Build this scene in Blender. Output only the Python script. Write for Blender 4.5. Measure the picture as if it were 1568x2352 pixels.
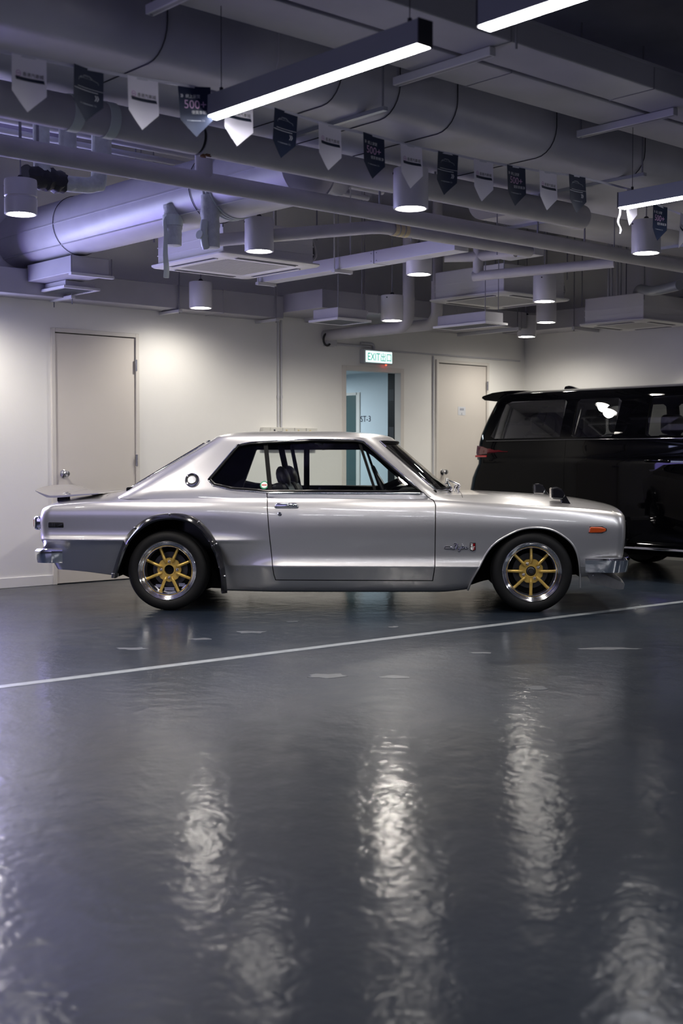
import bpy, bmesh, math, random
from mathutils import Vector, Matrix
from mathutils.bvhtree import BVHTree

random.seed(7)
scene = bpy.context.scene
for o in list(bpy.data.objects):
    bpy.data.objects.remove(o, do_unlink=True)
COL = scene.collection
PI = math.pi

# ------------------------------------------------------------------ camera
F, PX, PY, HZ, HC, VPX = 2900.0, 784.0, 1176.0, 1050.0, 1.086, 4040.0
TH = math.atan(F / (VPX - PX))            # room turned against the lens
PIT = math.atan((PY - HZ) / F)            # slight look-down
cam_d = bpy.data.cameras.new('camera')
cam = bpy.data.objects.new('camera', cam_d)
COL.objects.link(cam)
cam.location = (0, 0, HC)
cam.rotation_euler = (PI / 2 - PIT, 0, -TH)
cam_d.sensor_fit = 'VERTICAL'
cam_d.sensor_height = 36.0
cam_d.sensor_width = 24.0
cam_d.lens = F / 2352.0 * 36.0
cam_d.clip_start = 0.05
cam_d.dof.use_dof = True
cam_d.dof.focus_distance = 9.0
cam_d.dof.aperture_fstop = 2.8
scene.camera = cam

FW = Vector((math.sin(TH) * math.cos(PIT), math.cos(TH) * math.cos(PIT), -math.sin(PIT)))
RT = Vector((math.cos(TH), -math.sin(TH), 0))
UP = RT.cross(FW)
CC = Vector((0, 0, HC))


def ray(px, py):
    return FW + RT * ((px - PX) / F) - UP * ((py - PY) / F)


def atz(px, py, z):
    d = ray(px, py)
    return CC + d * ((z - HC) / d.z)


def aty(px, py, y):
    d = ray(px, py)
    return CC + d * (y / d.y)


def atx(px, py, x):
    d = ray(px, py)
    return CC + d * (x / d.x)


# ------------------------------------------------------------------ world, big lights, exposure
world = bpy.data.worlds.new('world')
scene.world = world
world.use_nodes = True
world.node_tree.nodes['Background'].inputs[0].default_value = (0.2, 0.21, 0.28, 1)
world.node_tree.nodes['Background'].inputs[1].default_value = 0.01
vs = scene.view_settings
vs.view_transform = 'Standard'
vs.look = 'None'
vs.exposure = 0.0
vs.gamma = 1.0
vs.use_curve_mapping = False

WARM = (1.0, 0.94, 0.85)
COOL = (0.93, 0.95, 1.0)


def area_light(name, loc, rot, sx, sy, power, col):
    l = bpy.data.lights.new(name, 'AREA')
    l.shape = 'RECTANGLE'
    l.size, l.size_y, l.energy, l.color = sx, sy, power, col
    o = bpy.data.objects.new(name, l)
    COL.objects.link(o)
    o.location = loc
    o.rotation_euler = rot
    return o


def spot_light(name, loc, power, col, size=100, blend=0.75, radius=0.06):
    l = bpy.data.lights.new(name, 'SPOT')
    l.energy, l.color = power, col
    l.spot_size, l.spot_blend = math.radians(size), blend
    l.shadow_soft_size = radius
    o = bpy.data.objects.new(name, l)
    COL.objects.link(o)
    o.location = loc
    return o


# violet screen glow from the left of the hall
area_light('violet_glow', (3.75, 9.58, 1.25), (math.radians(-90), 0, 0), 1.7, 0.9, 62, (0.34, 0.28, 1.0))
area_light('violet_glow', (3.6, 9.58, 2.05), (math.radians(-90), 0, 0), 1.7, 0.5, 52, (0.54, 0.58, 1.0))
area_light('violet_glow', (-1.5, 4.2, 1.7), (0, math.radians(-97), 0), 1.6, 4.0, 24, (0.58, 0.54, 1.0))
# the lamp rows go on over the part of the hall behind the camera
for lx, ly in ((3.22, 0.9), (6.15, 2.3), (6.15, 0.9), (0.3, 3.2), (0.3, 1.6), (0.3, 0.0), (3.22, -0.7), (6.15, -0.7), (9.0, 2.3), (9.0, 0.6)):
    area_light('lamp_row', (lx, ly, 2.53), (0, 0, 0), 0.06, 1.2, 17, COOL)
for lx, ly in ((4.25, 9.0), (2.4, 9.0), (1.8, 6.9), (3.3, 5.15), (1.5, 5.15), (9.2, 5.15), (11.0, 5.3), (10.9, 7.0)):
    spot_light('downlight_row', (lx, ly, 2.38), (200 if lx < 10 else 60) if ly < 8.5 else 80, WARM, 130 if ly < 8.5 else 168, .9 if ly < 8.5 else .7)


# ------------------------------------------------------------------ materials
MATS = {}


def mat(name, col, rough=0.5, metal=0.0, spec=0.5, noise=0.0, nscale=8.0, bump=0.0, bscale=30.0, coat=0.0, coat_rough=0.03, emit=None, estr=0.0, sheen=0.0):
    m = bpy.data.materials.new(name)
    m.use_nodes = True
    nt = m.node_tree
    b = nt.nodes['Principled BSDF']
    b.inputs['Base Color'].default_value = (*col, 1)
    b.inputs['Roughness'].default_value = rough
    b.inputs['Metallic'].default_value = metal
    b.inputs['Specular IOR Level'].default_value = spec
    b.inputs['Coat Weight'].default_value = coat
    b.inputs['Coat Roughness'].default_value = coat_rough
    if emit:
        b.inputs['Emission Color'].default_value = (*emit, 1)
        b.inputs['Emission Strength'].default_value = estr
    tc = nt.nodes.new('ShaderNodeTexCoord')
    if noise > 0:
        n = nt.nodes.new('ShaderNodeTexNoise')
        n.inputs['Scale'].default_value = nscale
        n.inputs['Detail'].default_value = 5
        nt.links.new(tc.outputs['Object'], n.inputs['Vector'])
        r = nt.nodes.new('ShaderNodeValToRGB')
        r.color_ramp.elements[0].position = 0.3
        r.color_ramp.elements[1].position = 0.7
        r.color_ramp.elements[0].color = (*[c * (1 - noise) for c in col], 1)
        r.color_ramp.elements[1].color = (*[min(1, c * (1 + noise)) for c in col], 1)
        nt.links.new(n.outputs['Fac'], r.inputs['Fac'])
        nt.links.new(r.outputs['Color'], b.inputs['Base Color'])
    if bump > 0:
        n2 = nt.nodes.new('ShaderNodeTexNoise')
        n2.inputs['Scale'].default_value = bscale
        n2.inputs['Detail'].default_value = 3
        nt.links.new(tc.outputs['Object'], n2.inputs['Vector'])
        bp = nt.nodes.new('ShaderNodeBump')
        bp.inputs['Strength'].default_value = bump
        bp.inputs['Distance'].default_value = 0.01
        nt.links.new(n2.outputs['Fac'], bp.inputs['Height'])
        nt.links.new(bp.outputs['Normal'], b.inputs['Normal'])
    MATS[name] = m
    return m


def emission(name, col, s):
    m = bpy.data.materials.new(name)
    m.use_nodes = True
    nt = m.node_tree
    nt.nodes.remove(nt.nodes['Principled BSDF'])
    e = nt.nodes.new('ShaderNodeEmission')
    e.inputs[0].default_value = (*col, 1)
    e.inputs[1].default_value = s
    nt.links.new(e.outputs[0], nt.nodes['Material Output'].inputs[0])
    MATS[name] = m
    return m


def glass_pane(name, tint, refl=0.08, rough=0.0):
    m = bpy.data.materials.new(name)
    m.use_nodes = True
    nt = m.node_tree
    nt.nodes.remove(nt.nodes['Principled BSDF'])
    t = nt.nodes.new('ShaderNodeBsdfTransparent')
    t.inputs[0].default_value = (*tint, 1)
    g = nt.nodes.new('ShaderNodeBsdfGlossy')
    g.inputs['Roughness'].default_value = rough
    fr = nt.nodes.new('ShaderNodeFresnel')
    fr.inputs[0].default_value = 1.45
    mx = nt.nodes.new('ShaderNodeMixShader')
    nt.links.new(fr.outputs[0], mx.inputs[0])
    nt.links.new(t.outputs[0], mx.inputs[1])
    nt.links.new(g.outputs[0], mx.inputs[2])
    nt.links.new(mx.outputs[0], nt.nodes['Material Output'].inputs[0])
    MATS[name] = m
    return m


mat('wall_cream', (0.82, 0.81, 0.775), 0.6, noise=0.03, nscale=1.5, bump=0.05, bscale=60)
mat('wall_grey', (0.30, 0.30, 0.32), 0.7, noise=0.05)
mat('door_cream', (0.66, 0.62, 0.57), 0.42, noise=0.02, nscale=2)
mat('frame_cream', (0.68, 0.65, 0.60), 0.45)
mat('slab', (0.36, 0.36, 0.42), 0.8, noise=0.15, nscale=2)
mat('duct_white', (0.38, 0.375, 0.41), 0.5, noise=0.05, nscale=4, bump=0.1, bscale=6)
mat('duct_foil', (0.46, 0.455, 0.48), 0.38, noise=0.06, nscale=5, bump=0.15, bscale=5)
mat('pipe_white', (0.46, 0.45, 0.45), 0.55, noise=0.06, nscale=6, bump=0.08, bscale=40)
mat('pipe_wrap', (0.55, 0.58, 0.55), 0.55, noise=0.12, nscale=25, bump=0.5, bscale=35)
mat('steel_white', (0.55, 0.55, 0.57), 0.45)
mat('steel_grey', (0.40, 0.42, 0.44), 0.35, metal=0.7)
mat('rod_grey', (0.25, 0.25, 0.27), 0.5, metal=0.3)
mat('wire_black', (0.02, 0.02, 0.022), 0.6)
mat('downlight_white', (0.60, 0.59, 0.60), 0.4)
mat('ac_white', (0.62, 0.61, 0.60), 0.4)
mat('grille_dark', (0.05, 0.05, 0.06), 0.6)
mat('tape_yellow', (0.62, 0.52, 0.30), 0.35)
mat('tape_clear', (0.62, 0.68, 0.62), 0.3)
mat('lamp_alu', (0.32, 0.34, 0.36), 0.4, metal=0.4)
mat('lamp_cap', (0.02, 0.02, 0.025), 0.5)
mat('flag_white', (0.86, 0.83, 0.93), 0.75)
mat('flag_navy', (0.010, 0.020, 0.055), 0.7)
mat('ink_navy', (0.012, 0.02, 0.05), 0.7)
mat('ink_white', (0.65, 0.66, 0.72), 0.7)
mat('ink_grey', (0.25, 0.27, 0.33), 0.7)
mat('ink_pink', (0.60, 0.38, 0.62), 0.7)
mat('ink_black', (0.02, 0.02, 0.03), 0.7)
mat('ribbon', (0.62, 0.62, 0.70), 0.7)
mat('chrome', (0.88, 0.88, 0.9), 0.06, metal=1.0)
mat('chrome_dull', (0.6, 0.6, 0.62), 0.22, metal=1.0)
mat('black_trim', (0.004, 0.004, 0.005), 0.35, spec=0.3)
mat('black_gloss', (0.006, 0.006, 0.008), 0.12, coat=1.0)
mat('cabin_black', (0.003, 0.003, 0.0035), 0.7, spec=0.1)
mat('seat_black', (0.012, 0.012, 0.014), 0.38)
mat('tyre_rubber', (0.0045, 0.0045, 0.005), 0.6, spec=0.3, bump=0.1, bscale=80)
mat('rim_polish', (0.82, 0.82, 0.85), 0.1, metal=1.0)
mat('gold', (0.62, 0.42, 0.10), 0.35, metal=0.55, noise=0.06, nscale=30, coat=0.4)
mat('disc_iron', (0.06, 0.06, 0.065), 0.4, metal=0.8)
mat('amber', (0.50, 0.07, 0.01), 0.15, coat=1.0)
mat('red_lens', (0.20, 0.005, 0.008), 0.12, coat=1.0)
mat('red_dark', (0.05, 0.002, 0.004), 0.12, coat=1.0)
mat('lip_grey', (0.20, 0.20, 0.205), 0.35, metal=0.5, noise=0.1, nscale=20)
mat('van_paint', (0.0006, 0.0006, 0.001), 0.02, spec=0.12)
mat('line_white', (0.15, 0.165, 0.18), 0.4, noise=0.25, nscale=20)
mat('scuff', (0.05, 0.055, 0.065), 0.45, noise=0.3, nscale=30)
mat('lobby_wall', (0.62, 0.70, 0.74), 0.5)
mat('lobby_green', (0.055, 0.095, 0.095), 0.35)
mat('sign_case', (0.55, 0.58, 0.60), 0.4)
mat('paper', (0.60, 0.62, 0.66), 0.8)
mat('socket_white', (0.66, 0.65, 0.60), 0.45)
mat('sticker_green', (0.02, 0.25, 0.12), 0.5)
mat('sticker_white', (0.7, 0.72, 0.7), 0.5)
mat('ink_red', (0.5, 0.05, 0.04), 0.5)
mat('rust', (0.16, 0.07, 0.03), 0.8, noise=0.4, nscale=40)
mat('sign_green', (0.0, 0.32, 0.22), 0.5, emit=(0.0, 0.5, 0.35), estr=0.7)
emission('lamp_diffuser', (0.97, 0.96, 1.0), 42.0)
emission('downlight_lens', (1.0, 0.95, 0.88), 40.0)
emission('exit_face', (0.80, 1.0, 0.97), 1.2)
emission('red_led', (1.0, 0.05, 0.02), 6.0)
glass_pane('car_glass', (0.93, 0.96, 0.95))
glass_pane('car_glass_tint', (0.30, 0.31, 0.32))
glass_pane('van_glass', (0.32, 0.33, 0.34))


def paint_silver():
    m = mat('car_silver', (0.60, 0.59, 0.60), 0.32, metal=0.85, coat=1.0, coat_rough=0.02)
    nt = m.node_tree
    b = nt.nodes['Principled BSDF']
    tc = nt.nodes.new('ShaderNodeTexCoord')
    n = nt.nodes.new('ShaderNodeTexVoronoi')
    n.inputs['Scale'].default_value = 900
    nt.links.new(tc.outputs['Object'], n.inputs['Vector'])
    r = nt.nodes.new('ShaderNodeMapRange')
    r.inputs['To Min'].default_value = 0.24
    r.inputs['To Max'].default_value = 0.40
    nt.links.new(n.outputs['Distance'], r.inputs['Value'])
    nt.links.new(r.outputs[0], b.inputs['Roughness'])


paint_silver()


def floor_material():
    m = mat('floor_epoxy', (0.03, 0.034, 0.044), 0.2, spec=0.12, coat=0.52, coat_rough=0.125)
    nt = m.node_tree
    L = nt.links
    b = nt.nodes['Principled BSDF']
    b.inputs['Specular Tint'].default_value = (0.76, 0.89, 1.0, 1)
    tc = nt.nodes.new('ShaderNodeTexCoord')

    def noise(scale, detail=4, rough=0.55):
        n = nt.nodes.new('ShaderNodeTexNoise')
        n.inputs['Scale'].default_value = scale
        n.inputs['Detail'].default_value = detail
        n.inputs['Roughness'].default_value = rough
        L.new(tc.outputs['Object'], n.inputs['Vector'])
        return n

    def ramp(src, stops):
        r = nt.nodes.new('ShaderNodeValToRGB')
        e = r.color_ramp.elements
        e[0].position, e[0].color = stops[0][0], (*stops[0][1], 1)
        e[1].position, e[1].color = stops[-1][0], (*stops[-1][1], 1)
        for p, c in stops[1:-1]:
            x = e.new(p)
            x.color = (*c, 1)
        L.new(src.outputs['Fac'], r.inputs['Fac'])
        return r
    big = ramp(noise(0.9, 6), [(0.3, (0.0055, 0.0088, 0.0155)), (0.55, (0.0095, 0.014, 0.0225)), (0.75, (0.015, 0.0205, 0.030))])
    fleck = ramp(noise(5.0, 8, 0.7), [(0.66, (0, 0, 0)), (0.70, (1, 1, 1))])
    mixc = nt.nodes.new('ShaderNodeMix')
    mixc.data_type = 'RGBA'
    mixc.inputs['B'].default_value = (0.03, 0.034, 0.042, 1)
    L.new(fleck.outputs['Color'], mixc.inputs['Factor'])
    L.new(big.outputs['Color'], mixc.inputs['A'])
    L.new(mixc.outputs['Result'], b.inputs['Base Color'])
    rr = ramp(noise(1.7, 6, 0.6), [(0.3, (0.34,) * 3), (0.5, (0.42,) * 3), (0.7, (0.50,) * 3)])
    L.new(rr.outputs['Color'], b.inputs['Roughness'])
    h1, h2 = noise(7.5, 3), noise(34, 3)
    add = nt.nodes.new('ShaderNodeMath')
    add.operation = 'MULTIPLY_ADD'
    add.inputs[1].default_value = 0.30
    L.new(h2.outputs['Fac'], add.inputs[0])
    L.new(h1.outputs['Fac'], add.inputs[2])
    bp = nt.nodes.new('ShaderNodeBump')
    bp.inputs['Strength'].default_value = 0.3
    bp.inputs['Distance'].default_value = 0.012
    L.new(add.outputs[0], bp.inputs['Height'])
    L.new(bp.outputs['Normal'], b.inputs['Normal'])
    L.new(bp.outputs['Normal'], b.inputs['Coat Normal'])


floor_material()


# ------------------------------------------------------------------ helpers
def tag(o, label=None, cat=None, group=None, kind=None):
    if label:
        o['label'] = label
    if cat:
        o['category'] = cat
    if group:
        o['group'] = group
    if kind:
        o['kind'] = kind
    return o


def thing(name, label, cat, loc=(0, 0, 0), rz=0.0, group=None):
    o = bpy.data.objects.new(name, None)
    o.empty_display_size = 0.1
    COL.objects.link(o)
    o.location = loc
    o.rotation_euler = (0, 0, rz)
    return tag(o, label, cat, group)


def catmull(pts, n, closed=False):
    """n points along a smooth curve through pts (any dimension tuples)"""
    P = [Vector(p) for p in pts]
    m = len(P)
    segs = m if closed else m - 1
    out = []
    tot = n if closed else n - 1
    for i in range(n):
        t = i * segs / tot
        k = min(int(t), segs - 1)
        f = t - k
        g = (lambda j: P[j % m]) if closed else (lambda j: P[max(0, min(m - 1, j))])
        a, b, c, d = g(k - 1), g(k), g(k + 1), g(k + 2)
        out.append(0.5 * ((2 * b) + (c - a) * f + (2 * a - 5 * b + 4 * c - d) * f * f + (3 * b - a - 3 * c + d) * f ** 3))
    return out


class MB:
    """collects shapes into one mesh"""

    def __init__(s):
        s.v, s.f, s.m = [], [], []

    def add(s, verts, faces, mi=0):
        o = len(s.v)
        s.v += [tuple(p) for p in verts]
        s.f += [tuple(i + o for i in f) for f in faces]
        s.m += [mi] * len(faces)
        return s

    def box(s, a, b, mi=0):
        (x0, y0, z0), (x1, y1, z1) = a, b
        x0, x1 = min(x0, x1), max(x0, x1)
        y0, y1 = min(y0, y1), max(y0, y1)
        z0, z1 = min(z0, z1), max(z0, z1)
        return s.add([(x0, y0, z0), (x1, y0, z0), (x1, y1, z0), (x0, y1, z0), (x0, y0, z1), (x1, y0, z1), (x1, y1, z1), (x0, y1, z1)],
                     [(0, 3, 2, 1), (4, 5, 6, 7), (0, 1, 5, 4), (1, 2, 6, 5), (2, 3, 7, 6), (3, 0, 4, 7)], mi)

    def rbox(s, a, b, r, mi=0, seg=3):
        """box with rounded vertical... all edges (superellipsoid-free): chamfered by loft in z"""
        (x0, y0, z0), (x1, y1, z1) = a, b
        rings = []
        lv = [(r * (1 - math.cos(k / seg * PI / 2)), r * (1 - math.sin(k / seg * PI / 2))) for k in range(seg + 1)]
        zs = [(z0 + dz, ins) for dz, ins in lv] + [(z1 - dz, ins) for dz, ins in reversed(lv)]
        for z, ins in zs:
            ring = []
            for cx, cy, a0 in ((x1 - r, y1 - r, 0), (x0 + r, y1 - r, PI / 2), (x0 + r, y0 + r, PI), (x1 - r, y0 + r, 1.5 * PI)):
                for k in range(seg + 1):
                    t = a0 + k / seg * PI / 2
                    q = r - ins
                    ring.append((cx + q * math.cos(t), cy + q * math.sin(t), z))
            rings.append(ring)
        return s.loft(rings, True, True, mi)

    def loft(s, rings, closed=True, caps=True, mi=0):
        n = len(rings[0])
        o = len(s.v)
        vs_, fs = [], []
        for r in rings:
            vs_ += [tuple(p) for p in r]
        for i in range(len(rings) - 1):
            for j in range(n if closed else n - 1):
                k = (j + 1) % n
                fs.append((i * n + j, i * n + k, (i + 1) * n + k, (i + 1) * n + j))
        if caps and closed:
            fs.append(tuple(reversed(range(n))))
            fs.append(tuple(range((len(rings) - 1) * n, len(rings) * n)))
        return s.add(vs_, fs, mi)

    def tube(s, path, r, n=10, caps=True, mi=0, closed=False):
        P = [Vector(p) for p in path]
        R = r if isinstance(r, (list, tuple)) else [r] * len(P)
        rings = []
        prev = None
        m = len(P)
        for i, p in enumerate(P):
            if closed:
                t = P[(i + 1) % m] - P[(i - 1) % m]
            else:
                t = P[min(i + 1, m - 1)] - P[max(i - 1, 0)]
            t.normalize()
            if prev is None:
                up = Vector((0, 0, 1)) if abs(t.z) < 0.9 else Vector((1, 0, 0))
                a = t.cross(up).normalized()
            else:
                a = (prev - t * prev.dot(t))
                if a.length < 1e-6:
                    a = t.orthogonal()
                a.normalize()
            prev = a
            b = t.cross(a)
            rings.append([p + (a * math.cos(2 * PI * k / n) + b * math.sin(2 * PI * k / n)) * R[i] for k in range(n)])
        if closed:
            rings.append(rings[0])
            return s.loft(rings, True, False, mi)
        return s.loft(rings, True, caps, mi)

    def cyl(s, a, b, r, n=20, mi=0, r2=None):
        return s.tube([a, b], [r, r if r2 is None else r2], n, True, mi)

    def lathe(s, prof, n=32, axis='y', origin=(0, 0, 0), mi=0, caps=False):
        """prof: list of (radius, along); axis y -> around y"""
        rings = []
        O = Vector(origin)
        for r, h in prof:
            ring = []
            for k in range(n):
                c, q = math.cos(2 * PI * k / n) * r, math.sin(2 * PI * k / n) * r
                if axis == 'y':
                    ring.append(O + Vector((c, h, q)))
                elif axis == 'z':
                    ring.append(O + Vector((c, q, h)))
                else:
                    ring.append(O + Vector((h, c, q)))
            rings.append(ring)
        return s.loft(rings, True, caps, mi)

    def prism(s, poly, y0, y1, axis='y', mi=0):
        """poly of (a, b); axis y: a->x, b->z extruded over y; axis x: a->y, b->z; axis z: a->x, b->y"""
        def pt(a, b, h):
            return {'y': (a, h, b), 'x': (h, a, b), 'z': (a, b, h)}[axis]
        n = len(poly)
        return s.add([pt(a, b, y0) for a, b in poly] + [pt(a, b, y1) for a, b in poly],
                     [tuple(range(n)), tuple(range(2 * n - 1, n - 1, -1))] + [(i, i + n, (i + 1) % n + n, (i + 1) % n) for i in range(n)], mi)

    def mesh(s, name, mats, smooth=None):
        me = bpy.data.meshes.new(name)
        me.from_pydata(s.v, [], s.f)
        for m in (mats if isinstance(mats, (list, tuple)) else [mats]):
            me.materials.append(MATS[m])
        me.polygons.foreach_set('material_index', s.m)
        bm = bmesh.new()
        bm.from_mesh(me)
        bmesh.ops.recalc_face_normals(bm, faces=bm.faces)
        bm.to_mesh(me)
        bm.free()
        if smooth:
            me.polygons.foreach_set('use_smooth', [True] * len(me.polygons))
            me.set_sharp_from_angle(angle=math.radians(smooth))
        me.update()
        return me

    def build(s, name, mats, parent=None, smooth=None, bevel=0.0):
        me = s.mesh(name, mats, smooth)
        o = bpy.data.objects.new(name, me)
        COL.objects.link(o)
        if parent is not None:
            o.parent = parent
        if bevel:
            b = o.modifiers.new('bevel', 'BEVEL')
            b.width = bevel
            b.segments = 2
            b.limit_method = 'ANGLE'
            b.angle_limit = math.radians(40)
        return o


def link(name, me, parent=None, loc=None, rot=None):
    o = bpy.data.objects.new(name, me)
    COL.objects.link(o)
    if parent is not None:
        o.parent = parent
    if loc is not None:
        o.location = loc
    if rot is not None:
        o.rotation_euler = rot
    return o


def copy_tree(o, parent=None):
    c = o.copy()
    COL.objects.link(c)
    if parent is not None:
        c.parent = parent
    for ch in list(o.children):
        copy_tree(ch, c)
    return c


def struct(o):
    o['kind'] = 'structure'
    return o


TXT = {}


def text_poly(s, size, ext=0.0):
    """text as plain (x, y) triangles, centred on its box"""
    key = (s, size)
    if key in TXT:
        return TXT[key]
    cu = bpy.data.curves.new('text', 'FONT')
    cu.body = s
    cu.size = size
    cu.resolution_u = 3
    o = bpy.data.objects.new('text', cu)
    COL.objects.link(o)
    dg = bpy.context.evaluated_depsgraph_get()
    me = bpy.data.meshes.new_from_object(o.evaluated_get(dg))
    v = [(p.co.x, p.co.y) for p in me.vertices]
    f = [tuple(p.vertices) for p in me.polygons]
    bpy.data.objects.remove(o, do_unlink=True)
    bpy.data.meshes.remove(me)
    if v:
        cx = (min(p[0] for p in v) + max(p[0] for p in v)) / 2
        cy = (min(p[1] for p in v) + max(p[1] for p in v)) / 2
        v = [(a - cx, b - cy) for a, b in v]
    TXT[key] = (v, f)
    return TXT[key]


def add_text(mb, s, size, fn, mi=0, width=None):
    v, f = text_poly(s, size)
    if not v:
        return
    k = 1.0
    if width:
        k = width / (max(p[0] for p in v) - min(p[0] for p in v))
    mb.add([fn(a * k, b * k) for a, b in v], f, mi)

# ------------------------------------------------------------------ room shell
WY = 9.6437                        # wall with the doors
WX = 11.457                        # wall behind the black van
WL, WF, CZ = -6.5, -5.0, 3.6
DOOR_A = (5.331, 6.128, 2.146)
DOOR_B = (9.997, 10.784, 2.117)
GATE = (8.643, 9.419, 1.974)

mb = MB()
mb.box((WL, WF, -0.12), (WX + 0.12, WY + 0.12, 0))
struct(mb.build('floor', 'floor_epoxy'))
FLOOR = bpy.data.objects['floor']
chips = ((752, 1553, .16, .05), (578, 1452, .12, .035), (466, 1468, .10, .03), (905, 1555, .09, .03), (300, 1490, .12, .03), (1400, 1490, .2, .03), (1100, 1500, .08, .02), (905, 1440, .05, .02), (670, 1428, .06, .02), (1230, 1580, .07, .03))
for px, py, lw, lh in chips:
    c_ = atz(px, py, 0)
    pts = []
    for k in range(12):
        a = 2 * PI * k / 12
        q = random.uniform(.45, 1.0)
        v_ = RT * (lw * q * math.cos(a)) + Vector((FW.x, FW.y, 0)).normalized() * (lh * 2 * q * math.sin(a))
        pts.append((c_.x + v_.x, c_.y + v_.y))
    MB().prism(pts, 0.0, .0012, 'z').build('paint_chip', 'scuff', FLOOR)
mb = MB()
mb.box((WL, WF, CZ), (WX + 0.12, WY + 0.12, CZ + 0.15))
struct(mb.build('ceiling', 'slab'))
mb = MB()
xs = [WL] + [q for d in (DOOR_A, GATE, DOOR_B) for q in (d[0] - .03, d[1] + .03)] + [WX]
for i in range(len(xs) - 1):
    if i % 2 == 0:
        mb.box((xs[i], WY, 0), (xs[i + 1], WY + 0.12, CZ))
    else:
        h = (DOOR_A, GATE, DOOR_B)[i // 2][2] + .03
        mb.box((xs[i], WY, h), (xs[i + 1], WY + 0.12, CZ))
wall_back = struct(mb.build('wall_back', 'wall_cream'))
mb = MB()
mb.box((WX, WF, 0), (WX + 0.12, WY + 0.12, CZ))
struct(mb.build('wall_right', 'wall_cream'))
mb = MB()
mb.box((WL - 0.12, WF, 0), (WL, WY + 0.12, CZ))
struct(mb.build('wall_left', 'wall_grey'))
mb = MB()
mb.box((WL - 0.12, WF - 0.12, 0), (WX + 0.12, WF, CZ))
struct(mb.build('wall_front', 'wall_grey'))
for a, b, n in ((WL, DOOR_A[0] - 0.035, 'baseboard_back'), (DOOR_A[1] + 0.035, GATE[0] - 0.05, 'baseboard_back'), (DOOR_B[1] + 0.035, WX, 'baseboard_back')):
    mb = MB()
    mb.box((a, WY - 0.012, 0), (b, WY, 0.085))
    struct(mb.build(n, 'wall_cream', bevel=0.003))


def door_set(name, d, knob_side, hinge_side, knob_z, hinges, leaf_mat, frame_w):
    x0, x1, h = d
    mb = MB()
    fw = frame_w
    mb.box((x0 - fw, WY - 0.02, 0), (x0, WY + 0.10, h + fw))
    mb.box((x1, WY - 0.02, 0), (x1 + fw, WY + 0.10, h + fw))
    mb.box((x0, WY - 0.02, h), (x1, WY + 0.10, h + fw))
    fr = struct(mb.build(name, 'frame_cream', bevel=0.003))
    mb = MB()
    mb.box((x0 + 0.003, WY - 0.002, 0.006), (x1 - 0.004, WY + 0.04, h - 0.008))
    leaf = mb.build('leaf', leaf_mat, fr, bevel=0.002)
    kx = x0 + 0.075 if knob_side < 0 else x1 - 0.075
    mb = MB()
    mb.lathe([(0.0, 0.0), (0.032, 0.0), (0.034, -0.006), (0.028, -0.010), (0.013, -0.014), (0.012, -0.035), (0.020, -0.042), (0.027, -0.052), (0.028, -0.062), (0.022, -0.070), (0.0, -0.072)],
             24, 'y', (kx, WY - 0.002, knob_z))
    mb.build('knob', 'chrome_dull', leaf, smooth=40)
    hx = x1 if hinge_side > 0 else x0
    for hz in hinges:
        mb = MB()
        mb.cyl((hx, WY - 0.027, hz - 0.05), (hx, WY - 0.027, hz + 0.05), 0.008, 10)
        mb.box((hx - 0.012, WY - 0.022, hz - 0.05), (hx + 0.012, WY - 0.0195, hz + 0.05))
        mb.build('hinge', 'chrome_dull', fr, smooth=40)
    return fr, leaf


def zat(px, py):
    return aty(px, py, WY).z


fa, leaf_a = door_set('door_1', DOOR_A, -1, 1, zat(148, 1088), (zat(311, 840), zat(314, 1057)), 'door_cream', 0.035)
fb, leaf_b = door_set('door_2', DOOR_B, -1, 1, zat(1018, 1084), (zat(1117, 887), 0.3), 'door_cream', 0.035)
# small notice stuck on the far door
p0, p1 = aty(1051, 934, WY), aty(1068, 954, WY)
mb = MB()
mb.box((p0.x, WY - 0.0045, p1.z), (p1.x, WY - 0.0025, p0.z), 0)
cx, cz = (p0.x + p1.x) / 2, (p0.z + p1.z) / 2
for dx in (-0.022, 0, 0.022):
    mb.box((cx + dx - 0.008, WY - 0.0052, cz + 0.005), (cx + dx + 0.008, WY - 0.0046, cz + 0.03), 1)
mb.box((cx - 0.004, WY - 0.0052, cz - 0.045), (cx + 0.004, WY - 0.0046, cz - 0.02), 1)
tag(mb.build('door_notice', ['paper', 'ink_grey']), 'small white paper notice taped on the cream door beside the black van', 'notice')

# open doorway with lobby behind
mb = MB()
g0, g1, gh = GATE
mb.box((g0 - 0.05, WY - 0.015, 0), (g0, WY + 0.078, gh + 0.05))
mb.box((g1, WY - 0.015, 0), (g1 + 0.05, WY + 0.078, gh + 0.05))
mb.box((g0, WY - 0.015, gh), (g1, WY + 0.078, gh + 0.05))
struct(mb.build('trim_1', 'frame_cream', bevel=0.003))
LX = 10.05
LH = atx(794, 861, LX).z
mb = MB()
mb.box((LX, WY + 0.13, 0), (LX + 0.1, 13.6, LH))
side = struct(mb.build('wall_lobby_side', 'lobby_wall'))
mb = MB()
mb.box((6.8, 13.5, 0), (LX, 13.6, LH))
struct(mb.build('wall_lobby_end', 'lobby_wall'))
mb = MB()
mb.box((6.7, WY + 0.13, 0), (6.8, 13.6, LH))
struct(mb.build('wall_lobby_near', 'lobby_wall'))
mb = MB()
mb.box((6.7, WY + 0.13, LH), (LX + 0.1, 13.6, LH + 0.1))
struct(mb.build('ceiling_lobby', 'lobby_wall'))
mb = MB()
mb.box((6.7, WY + 0.12, -0.12), (LX + 0.1, 13.6, 0.0))
struct(mb.build('floor_lobby', 'floor_epoxy'))
area_light('lobby_lamp', (8.7, 11.6, LH - 0.03), (0, 0, 0), 1.2, 0.3, 52, (0.80, 0.92, 1.0))
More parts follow.
